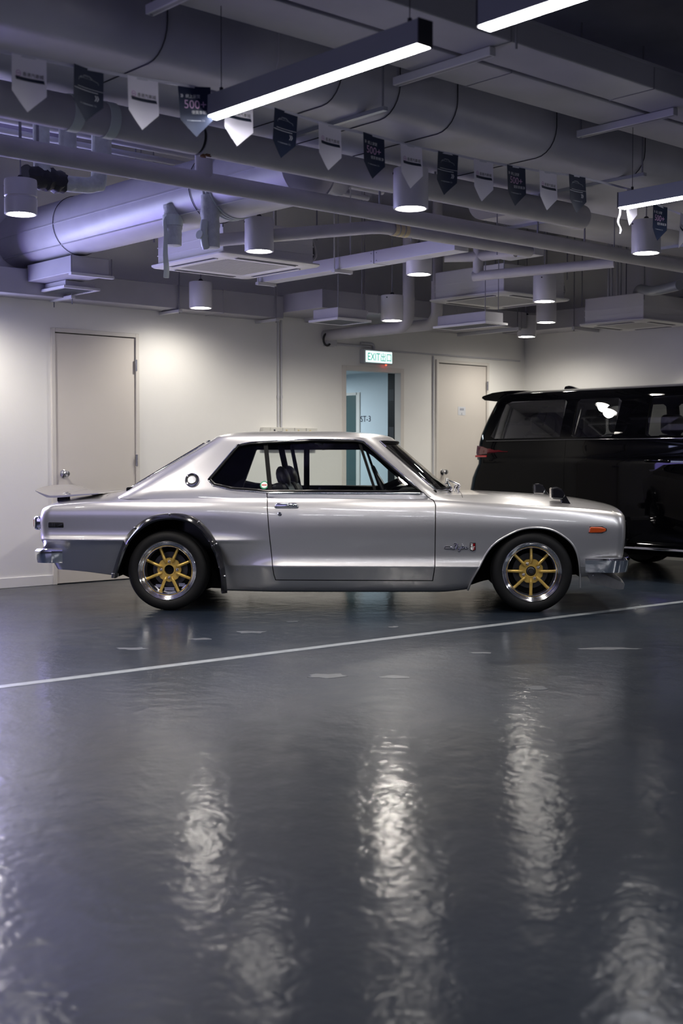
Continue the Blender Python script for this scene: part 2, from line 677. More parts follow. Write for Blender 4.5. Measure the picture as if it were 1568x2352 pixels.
# green stair door on the lobby wall
a, b = atx(820.5, 1000, LX).y, atx(775, 1000, LX).y
hgt = atx(810, 908, LX).z
mb = MB()
mb.box((LX - 0.012, a - 0.05, 0), (LX, a + 0.01, hgt + 0.03))
mb.box((LX - 0.012, b - 0.01, 0), (LX, b + 0.03, hgt + 0.03))
mb.box((LX - 0.012, a, hgt), (LX, b, hgt + 0.03))
gd = struct(mb.build('door_3', 'frame_cream'))
mb = MB()
mb.box((LX - 0.008, a + 0.01, 0.005), (LX - 0.001, b - 0.01, hgt - 0.004))
mb.build('leaf', 'lobby_green', gd)
# dark steel leaf edge held open by the right jamb
ya, yb = atx(904, 1000, g1 + 0.012).y, atx(893, 1000, g1 + 0.012).y
mb = MB()
mb.box((g1 + 0.004, WY + .08, 0.01), (g1 + 0.028, yb + .01, gh + .02), 0)
dl = struct(mb.build('door_4', 'black_trim'))
mb = MB()
for zz in (0.35, 1.35, 1.75):
    mb.box((g1 + 0.001, WY + .09, zz - 0.06), (g1 + 0.004, yb - 0.01, zz + 0.06))
mb.build('hinge', 'lamp_cap', dl)
# ST-3 lettering on the lobby wall
ct = atx(839.5, 962, LX)
tw = abs(atx(828, 962, LX).y - atx(851, 962, LX).y)
mb = MB()
add_text(mb, 'ST-3', 0.2, lambda x, y: (LX - 0.003, ct.y - x, ct.z + y), width=tw)
tag(mb.build('stair_lettering', 'ink_navy'), 'dark ST-3 stair lettering on the pale lobby wall beyond the doorway', 'lettering')

# EXIT box above the doorway
e0, e1 = aty(829, 806, WY), aty(889, 836, WY)
ex = thing('exit_sign', 'lit green and white EXIT sign box above the open doorway', 'sign', (0, 0, 0))
mb = MB()
mb.box((e0.x - 0.02, WY - 0.07, e1.z - 0.012), (e1.x + 0.01, WY, e0.z + 0.016))
mb.build('housing', 'sign_case', ex, bevel=0.004)
mb = MB()
mb.box((e0.x, WY - 0.074, e1.z), (e1.x, WY - 0.0705, e0.z))
face = mb.build('light_panel', 'exit_face', ex)
ew, eh = e1.x - e0.x, e0.z - e1.z
mx, mz = (e0.x + e1.x) / 2, (e0.z + e1.z) / 2
mb = MB()
add_text(mb, 'EXIT', 0.1, lambda x, y: (mx - ew * 0.20 + x, WY - 0.0755, mz + y * 1.25), width=ew * 0.46)
mb.build('lettering', 'sign_green', face)
mb = MB()
add_text(mb, '出口', 0.1, lambda x, y: (mx + ew * 0.26 + x, WY - 0.0755, mz + y * 1.15), width=ew * 0.40)
mb.build('lettering', 'sign_green', face)
mb = MB()
lp = aty(880, 840, WY)
mb.lathe([(0, 0), (0.008, 0), (0.008, -0.010), (0, -0.014)], 10, 'z', (lp.x, WY - 0.04, e1.z - 0.012))
mb.build('indicator', 'red_led', ex)

# ------------------------------------------------------------------ wall services
def wall_path(pts, y):
    return [aty(a, b, y) for a, b in pts]


for k, px in enumerate((638.5, 645.5)):
    mb = MB()
    a = aty(px, 735, WY - 0.012)
    mb.cyl((a.x, WY - 0.012, 1.28), (a.x, WY - 0.012, 2.42), 0.0105, 10)
    c = mb.build('conduit', 'steel_white', smooth=40)
    tag(c, 'thin %s white conduit running down the wall from the box duct to the sockets' % ('left' if k == 0 else 'right'), 'conduit')
    c['label'] = 'white vertical wall conduit nearer %s' % ('the knob door' if k == 0 else 'the EXIT doorway')
    mb = MB()
    cz = zat(px, 912)
    mb.cyl((a.x, WY - 0.012, cz - 0.015), (a.x, WY - 0.012, cz + 0.015), 0.015, 10)
    mb.build('coupler', 'steel_white', c, smooth=40)
# power socket strip behind the car roof
tr0, tr1 = aty(598, 981, WY), aty(722, 992, WY)
mb = MB()
mb.box((tr0.x, WY - 0.045, 1.16), (tr1.x, WY, tr0.z))
trk = tag(mb.build('socket_trunking', 'socket_white', bevel=0.004), 'white surface trunking with four sockets on the wall behind the silver car', 'trunking')
for i in range(4):
    cx = tr0.x + (tr1.x - tr0.x) * (0.2 + 0.22 * i)
    mb = MB()
    mb.box((cx - 0.055, WY - 0.058, 1.19), (cx + 0.055, WY - 0.045, tr0.z - 0.004), 0)
    mb.box((cx - 0.02, WY - 0.0595, 1.25), (cx + 0.0, WY - 0.058, tr0.z - 0.02), 1)
    mb.build('socket', ['socket_white', 'grille_dark' if i == 0 else 'tape_yellow'], trk, bevel=0.002)

# conduits towards the exit sign
mb = MB()
p = wall_path([(770, 790), (800, 794), (850, 801)], WY - 0.015)
mb.tube([(q.x, WY - 0.015, p[0].z) for q in p], 0.013, 8)
tag(mb.build('conduit', 'steel_white', smooth=40), 'white horizontal conduit run above the open doorway', 'conduit')
mb = MB()
q0, q1 = aty(828, 788, WY - 0.02), aty(858, 803, WY - 0.02)
mb.tube(catmull([(q0.x, WY - 0.02, q0.z), (q1.x - 0.03, WY - 0.02, q0.z), (q1.x, WY - 0.02, q0.z - 0.03), (q1.x, WY - 0.02, e0.z + 0.01)], 14), 0.015, 8)
tag(mb.build('cable_loop', 'steel_white', smooth=40), 'bent white cable dropping into the top of the EXIT sign', 'cable')
mb = MB()
for (xa, ya_), (xb, yb_) in (((742, 774), (765, 797)),):
    a, b = aty(xa, ya_, WY), aty(xb, yb_, WY)
    mb.box((a.x, WY - 0.06, b.z), (b.x, WY, a.z))
jb = tag(mb.build('junction_box', 'steel_white', bevel=0.004), 'small junction box with looped cable high on the wall near the pipes', 'junction box')
a = aty(752, 780, WY - 0.075)
mb = MB()
mb.tube([(a.x + 0.05 * math.cos(t), WY - 0.07, a.z + 0.06 * math.sin(t)) for t in [k * PI / 8 for k in range(15)]], 0.011, 8)
mb.build('cable', 'wire_black', jb, smooth=40)
mb = MB()
a, b = aty(893, 807, WY - 0.01), aty(1118, 823, WY - 0.01)
mb.tube([(a.x, WY - 0.01, (a.z + b.z) / 2), (WX - 0.1, WY - 0.01, (a.z + b.z) / 2)], 0.009, 8)
tag(mb.build('conduit', 'steel_white', smooth=40), 'thin white conduit running over the cream door with the notice', 'conduit')
mb = MB()
a, b = aty(998, 818, WY - 0.01), aty(998, 1200, WY - 0.01)
mb.cyl((a.x - 0.02, WY - 0.010, 0.05), (a.x - 0.02, WY - 0.010, (a.z)), 0.008, 8)
tag(mb.build('conduit', 'steel_white', smooth=40), 'thin white vertical conduit beside the frame of the noticed door', 'conduit')

# painted bay line on the floor
l0, l1 = atz(-300, 1615.5, 0), atz(1640, 1373, 0) + (atz(1640, 1373, 0) - atz(1568, 1382, 0)) * 4
d = (l1 - l0).normalized()
n = Vector((-d.y, d.x, 0)) * 0.035
mb = MB()
L = (l1 - l0).length
mb.add([l0 + n + Vector((0, 0, 0.0015)), l0 - n + Vector((0, 0, 0.0015)), l1 - n + Vector((0, 0, 0.0015)), l1 + n + Vector((0, 0, 0.0015)),
        l0 + n, l0 - n, l1 - n, l1 + n], [(0, 1, 2, 3), (4, 7, 6, 5), (0, 4, 5, 1), (1, 5, 6, 2), (2, 6, 7, 3), (3, 7, 4, 0)])
tag(mb.build('floor_line', 'line_white'), 'long thin white bay line painted across the dark floor', 'floor marking')

# ------------------------------------------------------------------ silver coupe
CAR_R, CAR_F = atz(384, 1402, 0), atz(1222, 1407, 0)
CFX = (CAR_F - CAR_R).normalized()
CIY = Vector((-CFX.y, CFX.x, 0))
CAR_O = (CAR_R + CAR_F) / 2 + CIY * 0.77
car = thing('coupe_car', 'silver vintage two-door coupe with black rear arch flares and gold-spoked wheels', 'car', CAR_O, math.atan2(CFX.y, CFX.x))


def cs(px, py, y=-0.78):
    d_ = ray(px, py)
    t = (CAR_O + CIY * y - CC).dot(CIY) / d_.dot(CIY)
    p = CC + d_ * t - CAR_O
    return p.dot(CFX), p.z


def lin(x, tab):
    if x <= tab[0][0]:
        return tab[0][1]
    for (a, b), (c, d_) in zip(tab, tab[1:]):
        if x <= c:
            return b + (d_ - b) * (x - a) / (c - a)
    return tab[-1][1]


def cub(x, tab):
    """monotone cubic through a table"""
    n_ = len(tab)
    if x <= tab[0][0]:
        return tab[0][1]
    if x >= tab[-1][0]:
        return tab[-1][1]
    sl = [(tab[i + 1][1] - tab[i][1]) / (tab[i + 1][0] - tab[i][0]) for i in range(n_ - 1)]
    ms = [sl[0]] + [0 if sl[i - 1] * sl[i] <= 0 else 2 * sl[i - 1] * sl[i] / (sl[i - 1] + sl[i]) for i in range(1, n_ - 1)] + [sl[-1]]
    for i in range(n_ - 1):
        if x <= tab[i + 1][0]:
            h = tab[i + 1][0] - tab[i][0]
            t = (x - tab[i][0]) / h
            return ((2 * t ** 3 - 3 * t * t + 1) * tab[i][1] + (t ** 3 - 2 * t * t + t) * h * ms[i]
                    + (-2 * t ** 3 + 3 * t * t) * tab[i + 1][1] + (t ** 3 - t * t) * h * ms[i + 1])


def sstep(a, b, x):
    t = max(0.0, min(1.0, (x - a) / (b - a)))
    return t * t * (3 - 2 * t)


S_DOOR = [(.127, -.115), (.15, -.090), (.22, -.054), (.295, -.014), (.312, -.004), (.319, 0), (.327, -.003), (.345, -.010), (.375, -.017), (.41, -.019), (.46, -.015), (.53, -.007), (.60, -.003), (.66, -.006), (.71, -.014), (.745, -.024), (.768, -.034), (.785, -.046)]
S_REAR = [(.127, -.20), (.22, -.160), (.32, -.108), (.42, -.052), (.485, -.012), (.495, -.002), (.50, 0), (.507, -.003), (.52, -.009), (.545, -.015), (.58, -.015), (.63, -.009), (.68, -.007), (.72, -.013), (.75, -.022), (.768, -.032), (.785, -.046)]
S_FRONT = [(.127, -.10), (.25, -.06), (.35, -.03), (.45, -.012), (.55, -.004), (.62, -.003), (.68, -.008), (.72, -.016), (.75, -.025), (.768, -.034), (.785, -.046)]
PLAN = [(-2.21, .755), (-1.7, .785), (-1.2, .797), (-.5, .800), (.5, .798), (1.0, .792), (1.4, .778), (1.7, .762), (1.94, .738)]
ZSH = [(-2.21, .735), (-2.0, .757), (-1.85, .766), (-1.48, .777), (-.95, .785), (.6, .785), (1.066, .758), (1.52, .735), (1.80, .712), (1.94, .690)]
ZCR = [(-2.21, .76), (-2.10, .786), (-1.91, .812), (-1.74, .828), (-1.58, .865), (-1.4, .87), (.45, .85), (.62, .840), (.73, .830), (.86, .832), (1.12, .822), (1.52, .796), (1.758, .768), (1.90, .735), (1.95, .715)]
ZB = [(-2.21, .275), (-2.1, .27), (-1.7, .235), (-1.6, .20), (-.86, .127), (.62, .132), (.82, .150), (1.0, .2), (1.6, .24), (1.94, .27)]
PW = [(-2.21, 5), (-1.7, 5), (-1.45, 12), (-1.2, 14), (.5, 14), (.75, 5), (1.0, 3.6), (1.94, 3.2)]
XR = [(.22, .135), (.273, .103), (.344, .072), (.453, .020), (.53, .002), (.623, 0), (.706, .014), (.747, .045), (.82, .10)]
XF = [(.2, -.09), (.28, -.04), (.427, -.011), (.568, 0), (.66, -.004), (.699, -.014), (.74, -.04), (.80, -.12)]
ZROWS = [.127, .140, .165, .20, .24, .275, .300, .312, .319, .326, .338, .355, .375, .40, .43, .455, .472, .485, .494, .50, .506, .516, .53, .55, .575, .605, .64, .675, .705, .73, .75, .765, .776, .785]
YF = [.992, .975, .95, .91, .85, .76, .64, .5, .34, .17, 0.0]


def body_w(x, zn, za):
    r = 1 - sstep(-1.05, -.45, x)
    f = sstep(1.0, 1.35, x)
    return cub(x, PLAN) + (1 - r - f) * cub(zn, S_DOOR) + r * cub(za, S_REAR) + f * cub(zn, S_FRONT)


def body_section(x, ins=0.0):
    zb, zs, zc, p = cub(x, ZB), cub(x, ZSH), cub(x, ZCR), cub(x, PW)
    half = []
    rows = []
    for zn in ZROWS:
        if zn > .55:
            za = .55 + (zn - .55) * (zs - .55) / (.785 - .55)
        elif zn < .319:
            za = .319 + (zn - .319) * (.319 - zb) / (.319 - .127)
        else:
            za = zn
        rows.append((body_w(x, zn, za) - ins, za - ins * .5 * sstep(.6, .785, zn)))
    wb = rows[0][0]
    half += [(0, zb), (wb * .5, zb), (wb - .035, zb)]
    half += rows
    ws = rows[-1][0]
    for yf in YF:
        half.append((ws * yf, zs - ins * .5 + (zc - zs) * (1 - yf ** p) * (1 - ins * 3)))
    return half


def warp(x, y, z, w):
    x2 = x + cub(z, XR) * sstep(-1.72, -2.2, x) + cub(z, XF) * sstep(1.6, 1.93, x)
    q = 1 - (min(1, abs(y) / w)) ** 2
    return (x2 + .055 * q * sstep(1.5, 1.94, x) - .045 * q * sstep(-1.75, -2.2, x), y, z)


def car_body_loft():
    x0, x1, r = -2.209, 1.932, .055
    xs_ = [(x0 + e, r * (1 - math.sqrt(max(0, 1 - ((r - e) / r) ** 2)))) for e in (0, .002, .007, .016, .03)]
    N = 150
    xs_ += [(x0 + r + (x1 - x0 - 2 * r) * i / N, 0) for i in range(N + 1)]
    xs_ += [(x1 - e, r * (1 - math.sqrt(max(0, 1 - ((r - e) / r) ** 2)))) for e in (.03, .016, .007, .002, 0)]
    rings = []
    for x, ins in xs_:
        h = body_section(x, ins)
        ring = [(-a, b) for a, b in h] + [(a, b) for a, b in reversed(h[1:-1])]
        rings.append([warp(x, a, b, .75) for a, b in ring])

    def shrink(ring, k):
        return [(p[0], p[1] * k, .5 + (p[2] - .5) * k) for p in ring]
    rings = [shrink(rings[0], k) for k in (.1, .5, .85)] + rings + [shrink(rings[-1], k) for k in (.85, .5, .1)]
    return MB().loft(rings, True, True)


GW = [(.78, .748), (.84, .738), (.90, .715), (.96, .690), (1.05, .650), (1.14, .615), (1.20, .592), (1.225, .580)]


def gx(z):
    xa = .195 + (1.163 - z) * 1.156
    xc = xa + .185
    ra = -1.030 - (1.18 - z) * 1.631
    return xa, xc, ra, ra - .085


def contour(z, ins=0.0):
    xa, xc, ra, rc = gx(z)
    w = cub(z, GW) - ins
    xa, xc, ra, rc = xa - ins * 1.5, xc - ins * 1.5, ra + ins * 2, rc + ins * 2
    nA, nS = 28, 24
    pts = []
    for i in range(nA):
        t = -1 + 2 * i / nA
        pts.append((xa + (xc - xa) * (1 - abs(t) ** 2.2), w * t))
    for i in range(nS):
        pts.append((xa + (ra - xa) * i / nS, w))
    for i in range(nA):
        t = 1 - 2 * i / nA
        pts.append((ra + (rc - ra) * (1 - abs(t) ** 2.2), w * t))
    for i in range(nS):
        pts.append((ra + (xa - ra) * i / nS, -w))
    for _ in range(2):
        m = len(pts)
        pts = [(.5 * pts[i][0] + .25 * (pts[i - 1][0] + pts[(i + 1) % m][0]), .5 * pts[i][1] + .25 * (pts[i - 1][1] + pts[(i + 1) % m][1])) for i in range(m)]
    return [(a, b, z) for a, b in pts]


CAP = [(.992, .006), (.975, .013), (.94, .022), (.88, .032), (.78, .042), (.62, .051), (.42, .057), (.2, .060), (.04, .061)]


def house_loft(ins=0.0, z0=.79, ztop=1.222, capk=1.0):
    levels = [z0 + (ztop - z0) * i / 18 for i in range(19)]
    rings = [contour(z, ins) for z in levels]
    c = (-.38, 0)
    top = rings[-1]
    for s, dz in CAP:
        rings.append([(c[0] + (p[0] - c[0]) * s, p[1] * s, ztop + dz * capk) for p in top])
    return MB().loft(rings, True, True)


def bool_op(base, cutters):
    """base: object; cutters: list of (object, 'DIFFERENCE'|'INTERSECT'|'UNION'); returns a new mesh"""
    for c, op in cutters:
        md = base.modifiers.new('cut', 'BOOLEAN')
        md.object = c
        md.operation = op
        md.solver = 'EXACT'
        md.material_mode = 'TRANSFER'
    dg = bpy.context.evaluated_depsgraph_get()
    dg.update()
    me = bpy.data.meshes.new_from_object(base.evaluated_get(dg), preserve_all_data_layers=True, depsgraph=dg)
    base.modifiers.clear()
    return me


def custom_normals(me, src, tol=0.003):
    """keep the smooth surface's own normals after cutting"""
    tree = BVHTree.FromPolygons([v.co for v in src.vertices], [tuple(p.vertices) for p in src.polygons])
    vn = [v.normal.copy() for v in src.vertices]
    vc = [v.co.copy() for v in src.vertices]
    pv = [tuple(p.vertices) for p in src.polygons]
    cache = {}
    out = [Vector((0, 0, 1))] * len(me.loops)
    for p in me.polygons:
        fnrm = p.normal
        for li in p.loop_indices:
            vi = me.loops[li].vertex_index
            if vi not in cache:
                co = me.vertices[vi].co
                loc, nn, idx, dist = tree.find_nearest(co)
                if idx is None or dist > tol:
                    cache[vi] = None
                else:
                    acc = Vector((0, 0, 0))
                    for k in pv[idx]:
                        acc += vn[k] / ((vc[k] - co).length + 1e-5)
                    cache[vi] = acc.normalized()
            q = cache[vi]
            out[li] = q if (q is not None and q.dot(fnrm) > 0.75) else fnrm.copy()
    me.polygons.foreach_set('use_smooth', [True] * len(me.polygons))
    me.normals_split_custom_set(out)
    me.update()


def tmp(mb_, mats):
    return mb_.build('cutter', mats)


def offset_poly(poly, d_):
    n_ = len(poly)
    area = sum(poly[i][0] * poly[(i + 1) % n_][1] - poly[(i + 1) % n_][0] * poly[i][1] for i in range(n_))
    sg = 1 if area > 0 else -1
    out = []
    for i in range(n_):
        a, b, c = Vector(poly[i - 1]), Vector(poly[i]), Vector(poly[(i + 1) % n_])
        n1 = Vector(((b - a).y, -(b - a).x)).normalized()
        n2 = Vector(((c - b).y, -(c - b).x)).normalized()
        m = (n1 + n2)
        m = m / max(.4, m.length_squared / 2) if m.length > 1e-6 else n1
        out.append(tuple(b - m * d_ * sg))
    return out


ARCH_F = [tuple(p) for p in catmull([(.83, .02), (.842, .158), (.902, .295), (1.001, .464), (1.158, .566), (1.285, .595), (1.414, .580), (1.516, .523), (1.583, .444), (1.617, .32), (1.63, .15), (1.63, .02)], 60)]
ARCH_R = [tuple(p) for p in catmull([(-1.70, .02), (-1.665, .23), (-1.60, .44), (-1.495, .590), (-1.38, .637), (-1.252, .648), (-1.125, .625), (-1.011, .540), (-.945, .42), (-.90, .25), (-.885, .02)], 60)]
FLARE_O = [tuple(p) for p in catmull([(-1.687, .231), (-1.62, .433), (-1.551, .557), (-1.413, .662), (-1.252, .693), (-1.125, .678), (-1.036, .629), (-.956, .537), (-.898, .423), (-.87, .275), (-.856, .127)], 49)]
FLARE_I = [tuple(p) for p in catmull([(-1.645, .231), (-1.575, .425), (-1.495, .545), (-1.375, .625), (-1.252, .648), (-1.135, .630), (-1.045, .572), (-.978, .485), (-.930, .375), (-.905, .26), (-.895, .127)], 49)]
WIN = [(-1.0, .928), (-.803, 1.173), (-.715, 1.191), (-.277, 1.213), (.041, 1.209), (.1, 1.197), (.143, 1.163), (.52, .837), (-.579, .838), (-.832, .858), (-.96, .887)]
DOORP = [(-.579, .860), (-.573, .719), (-.558, .535), (-.531, .258), (-.520, .215), (.594, .215), (.608, .325), (.612, .752), (.597, .786), (.545, .812), (.52, .860)]


def build_car_shell():
    src = car_body_loft().mesh('body', 'car_silver', 180)
    base = link('body', src)
    cut = []
    for sgn in (-1, 1):
        for poly in (ARCH_F, ARCH_R):
            mbx = MB()
            mbx.prism(poly, sgn * 1.0, sgn * .48)
            cut.append((tmp(mbx, 'cabin_black'), 'DIFFERENCE'))
    mbx = MB()
    mbx.box((-1.25, -.655, .33), (.60, .655, 1.2))
    cut.append((tmp(mbx, 'cabin_black'), 'DIFFERENCE'))
    # hood and boot shut lines
    mbx = MB()
    for (xa, ya_, xb, yb_, zz) in ((.80, -.66, .803, .66, .74), (-1.752, -.62, -1.749, .62, .72)):
        mbx.box((xa, ya_, zz), (xb, yb_, .95))
    cut.append((tmp(mbx, 'cabin_black'), 'DIFFERENCE'))
    shell = bool_op(base, cut)
    shell_o = link('body', shell)
    doors = []
    for sgn in (-1, 1):
        mbx = MB()
        mbx.prism(DOORP, sgn * 1.0, sgn * .70)
        outer = tmp(mbx, 'cabin_black')
        mbx = MB()
        mbx.prism(offset_poly(DOORP, .006), sgn * 1.0, sgn * .71)
        inner = tmp(mbx, 'cabin_black')
        dm = bool_op(shell_o, [(inner, 'INTERSECT')])
        custom_normals(dm, src)
        doors.append(dm)
        cut.append((outer, 'DIFFERENCE'))
        cut.append((inner, None))
    body = bool_op(shell_o, [c for c in cut[-4:] if c[1]])
    custom_normals(body, src)
    for c, _ in cut:
        bpy.data.objects.remove(c, do_unlink=True)
    bpy.data.objects.remove(base, do_unlink=True)
    bpy.data.objects.remove(shell_o, do_unlink=True)
    return body, doors


def build_house():
    src = house_loft().mesh('roof', 'car_silver', 180)
    base = link('roof', src)
    cut = [(tmp(house_loft(.035, .70, 1.20, .55), 'cabin_black'), 'DIFFERENCE')]
    for sgn in (-1, 1):
        mbx = MB()
        mbx.prism(WIN, sgn * 1.0, sgn * .3)
        cut.append((tmp(mbx, 'cabin_black'), 'DIFFERENCE'))
    mbx = MB()
    mbx.prism([(-.60, .845), (.60, .845), (.49, 1.196), (-.49, 1.196)], -.12, 1.5, 'x')
    cut.append((tmp(mbx, 'cabin_black'), 'DIFFERENCE'))
    mbx = MB()
    mbx.prism([(-.60, .875), (.60, .875), (.48, 1.178), (-.48, 1.178)], -.85, -2.2, 'x')
    cut.append((tmp(mbx, 'cabin_black'), 'DIFFERENCE'))
    for sgn in (-1, 1):
        for poly in ([(-.580, .78), (-.573, .78), (-.573, .842), (-.580, .842)], [(.599, .780), (.603, .783), (.550, .815), (.524, .842), (.519, .842), (.546, .812)]):
            cut.append((tmp(MB().prism(poly, sgn * 1.0, sgn * .72), 'cabin_black'), 'DIFFERENCE'))
    me = bool_op(base, cut)
    custom_normals(me, src)
    for c, _ in cut:
        bpy.data.objects.remove(c, do_unlink=True)
    bpy.data.objects.remove(base, do_unlink=True)
    return me


body_me, door_mes = build_car_shell()
car_body = link('body', body_me, car)
for dm in door_mes:
    dd = link('door', dm, car)
    if dm is door_mes[0]:
        near_door = dd
roof = link('roof', build_house(), car)

# glass
def arc_glass(front, t1, za, zb, ins):
    mbx = MB()
    rings = []
    for i in range(9):
        z = za + (zb - za) * i / 8
        xa, xc, ra, rc = gx(z)
        w = cub(z, GW)
        row = []
        for k in range(25):
            t = -t1 + 2 * t1 * k / 24
            if front:
                row.append((xa + (xc - xa) * (1 - abs(t) ** 2.2) - ins, w * t, z))
            else:
                row.append((ra + (rc - ra) * (1 - abs(t) ** 2.2) + ins, w * t, z))
        rings.append(row)
    return mbx.loft(rings, False, False)


arc_glass(True, .88, .83, 1.205, .012).build('windscreen', 'car_glass', car, smooth=60)
arc_glass(False, .87, .865, 1.185, .014).build('rear_window', 'car_glass_tint', car, smooth=60)


def edge_frame(front, t1, za, zb, off, r, name, m):
    xs_ = []
    for k in range(17):
        t = -t1 + 2 * t1 * k / 16
        xs_.append((t, zb))
    for k in range(1, 9):
        xs_.append((t1, zb + (za - zb) * k / 8))
    for k in range(1, 17):
        xs_.append((t1 - 2 * t1 * k / 16, za))
    for k in range(1, 8):
        xs_.append((-t1, za + (zb - za) * k / 8))
    path = []
    for t, z in xs_:
        xa, xc, ra, rc = gx(z)
        w = cub(z, GW)
        if front:
            path.append((xa + (xc - xa) * (1 - abs(t) ** 2.2) + off, w * t, z))
        else:
            path.append((ra + (rc - ra) * (1 - abs(t) ** 2.2) - off, w * t, z))
    MB().tube(path, r, 6, True, 0, True).build(name, m, car, smooth=60)


edge_frame(True, .835, .855, 1.196, .000, .012, 'windscreen_seal', 'black_trim')
edge_frame(True, .845, .852, 1.200, .006, .005, 'windscreen_trim', 'chrome')
edge_frame(False, .835, .878, 1.180, .000, .012, 'rear_window_seal', 'black_trim')
edge_frame(False, .848, .872, 1.184, .006, .004, 'rear_window_trim', 'chrome')


def gy(z, ins=0.0):
    return cub(z, GW) - ins


PANES = {'quarter_glass': [(-1.0, .928), (-.803, 1.173), (-.715, 1.191), (-.605, 1.197), (-.555, .838), (-.832, .858), (-.96, .887)],
         'door_glass': [(-.605, 1.197), (-.277, 1.213), (.041, 1.209), (.065, 1.204), (.19, .838), (-.555, .838)],
         'vent_glass': [(.065, 1.204), (.1, 1.197), (.143, 1.163), (.52, .837), (.19, .838)]}
for sgn in (-1, 1):
    for nm, poly in PANES.items():
        MB().add([(a, sgn * gy(b, .016), b) for a, b in poly], [tuple(range(len(poly)))]).build(nm, 'car_glass', car)
    out = [tuple(p) for p in WIN]
    dense = []
    for i in range(len(out)):
        a, b = out[i], out[(i + 1) % len(out)]
        for k in range(6):
            dense.append((a[0] + (b[0] - a[0]) * k / 6, a[1] + (b[1] - a[1]) * k / 6))
    MB().tube([(a, sgn * gy(b, .004), b) for a, b in offset_poly(dense, .009)], .010, 6, True, 0, True).build('window_rubber', 'black_trim', car, smooth=60)
    MB().tube([(a, sgn * gy(b, -.004), b) for a, b in offset_poly(dense, -.002)], .0045, 6, True, 0, True).build('window_trim', 'chrome', car, smooth=60)
    for (a, b, w) in (((-.605, 1.20), (-.555, .836), .015), ((.065, 1.205), (.19, .836), .010)):
        MB().add([(x + dx, sgn * gy(z, iy_), z) for (x, z) in (a, b) for dx in (-w, w) for iy_ in (.006, .024)],
                 [(0, 1, 3, 2), (4, 6, 7, 5), (0, 4, 5, 1), (2, 3, 7, 6), (0, 2, 6, 4), (1, 5, 7, 3)]).build('window_divider', 'cabin_black', car)
# belt strip along the door top
MB().tube([(x, -gy(.834, -.006), .832) for x in (-.56, -.3, 0, .3, .50)], .006, 6).build('belt_strip', 'chrome', car, smooth=60)

# black riveted flares
for sgn in (-1, 1):
    rings = [[], [], [], [], []]
    for (ao, bo), (ai, bi) in zip(FLARE_O, FLARE_I):
        for k, (t, off) in enumerate(((0, .002), (.08, .016), (.75, .046), (1.0, .038), (1.0, -.02))):
            x, z = ao + (ai - ao) * t, bo + (bi - bo) * t
            wv = max(body_w(ao, bo, bo), .772 + .0)
            rings[k].append((x, sgn * (wv + off), z))
    fl = MB().loft(rings, False, False)
    flo = fl.build('arch_flare', 'black_gloss', car, smooth=50)
    for q in (0.04, .23, .40, .585, .77, .93):
        k = int(q * 48)
        ao, bo = FLARE_O[k]
        ai, bi = FLARE_I[k]
        x, z = ao + (ai - ao) * .14, bo + (bi - bo) * .14
        MB().lathe([(0, -.008), (.005, -.007), (.009, 0), (.009, .01)] if sgn < 0 else [(0, .008), (.005, .007), (.009, 0), (.009, -.01)], 10, 'y',
                   (x, sgn * (max(body_w(ao, bo, bo), .772) + .022), z)).build('rivet', 'chrome_dull', flo, smooth=50)
    # rolled front arch lip
    pth = [(a, sgn * (body_w(a, b, b) + .001), b) for a, b in ARCH_F if b > .14]
    MB().tube(pth, .0075, 8).build('arch_lip', 'car_silver', car, smooth=60)
    # inner wheel housings
    for poly, nm in ((ARCH_F, 'wheel_housing'), (ARCH_R, 'wheel_housing')):
        poly = [q for q in poly if q[1] > .26]
        MB().loft([[(a, sgn * .74, b + .004) for a, b in poly], [(a, sgn * .485, b + .004) for a, b in poly]], False, False).build(nm, 'cabin_black', car)


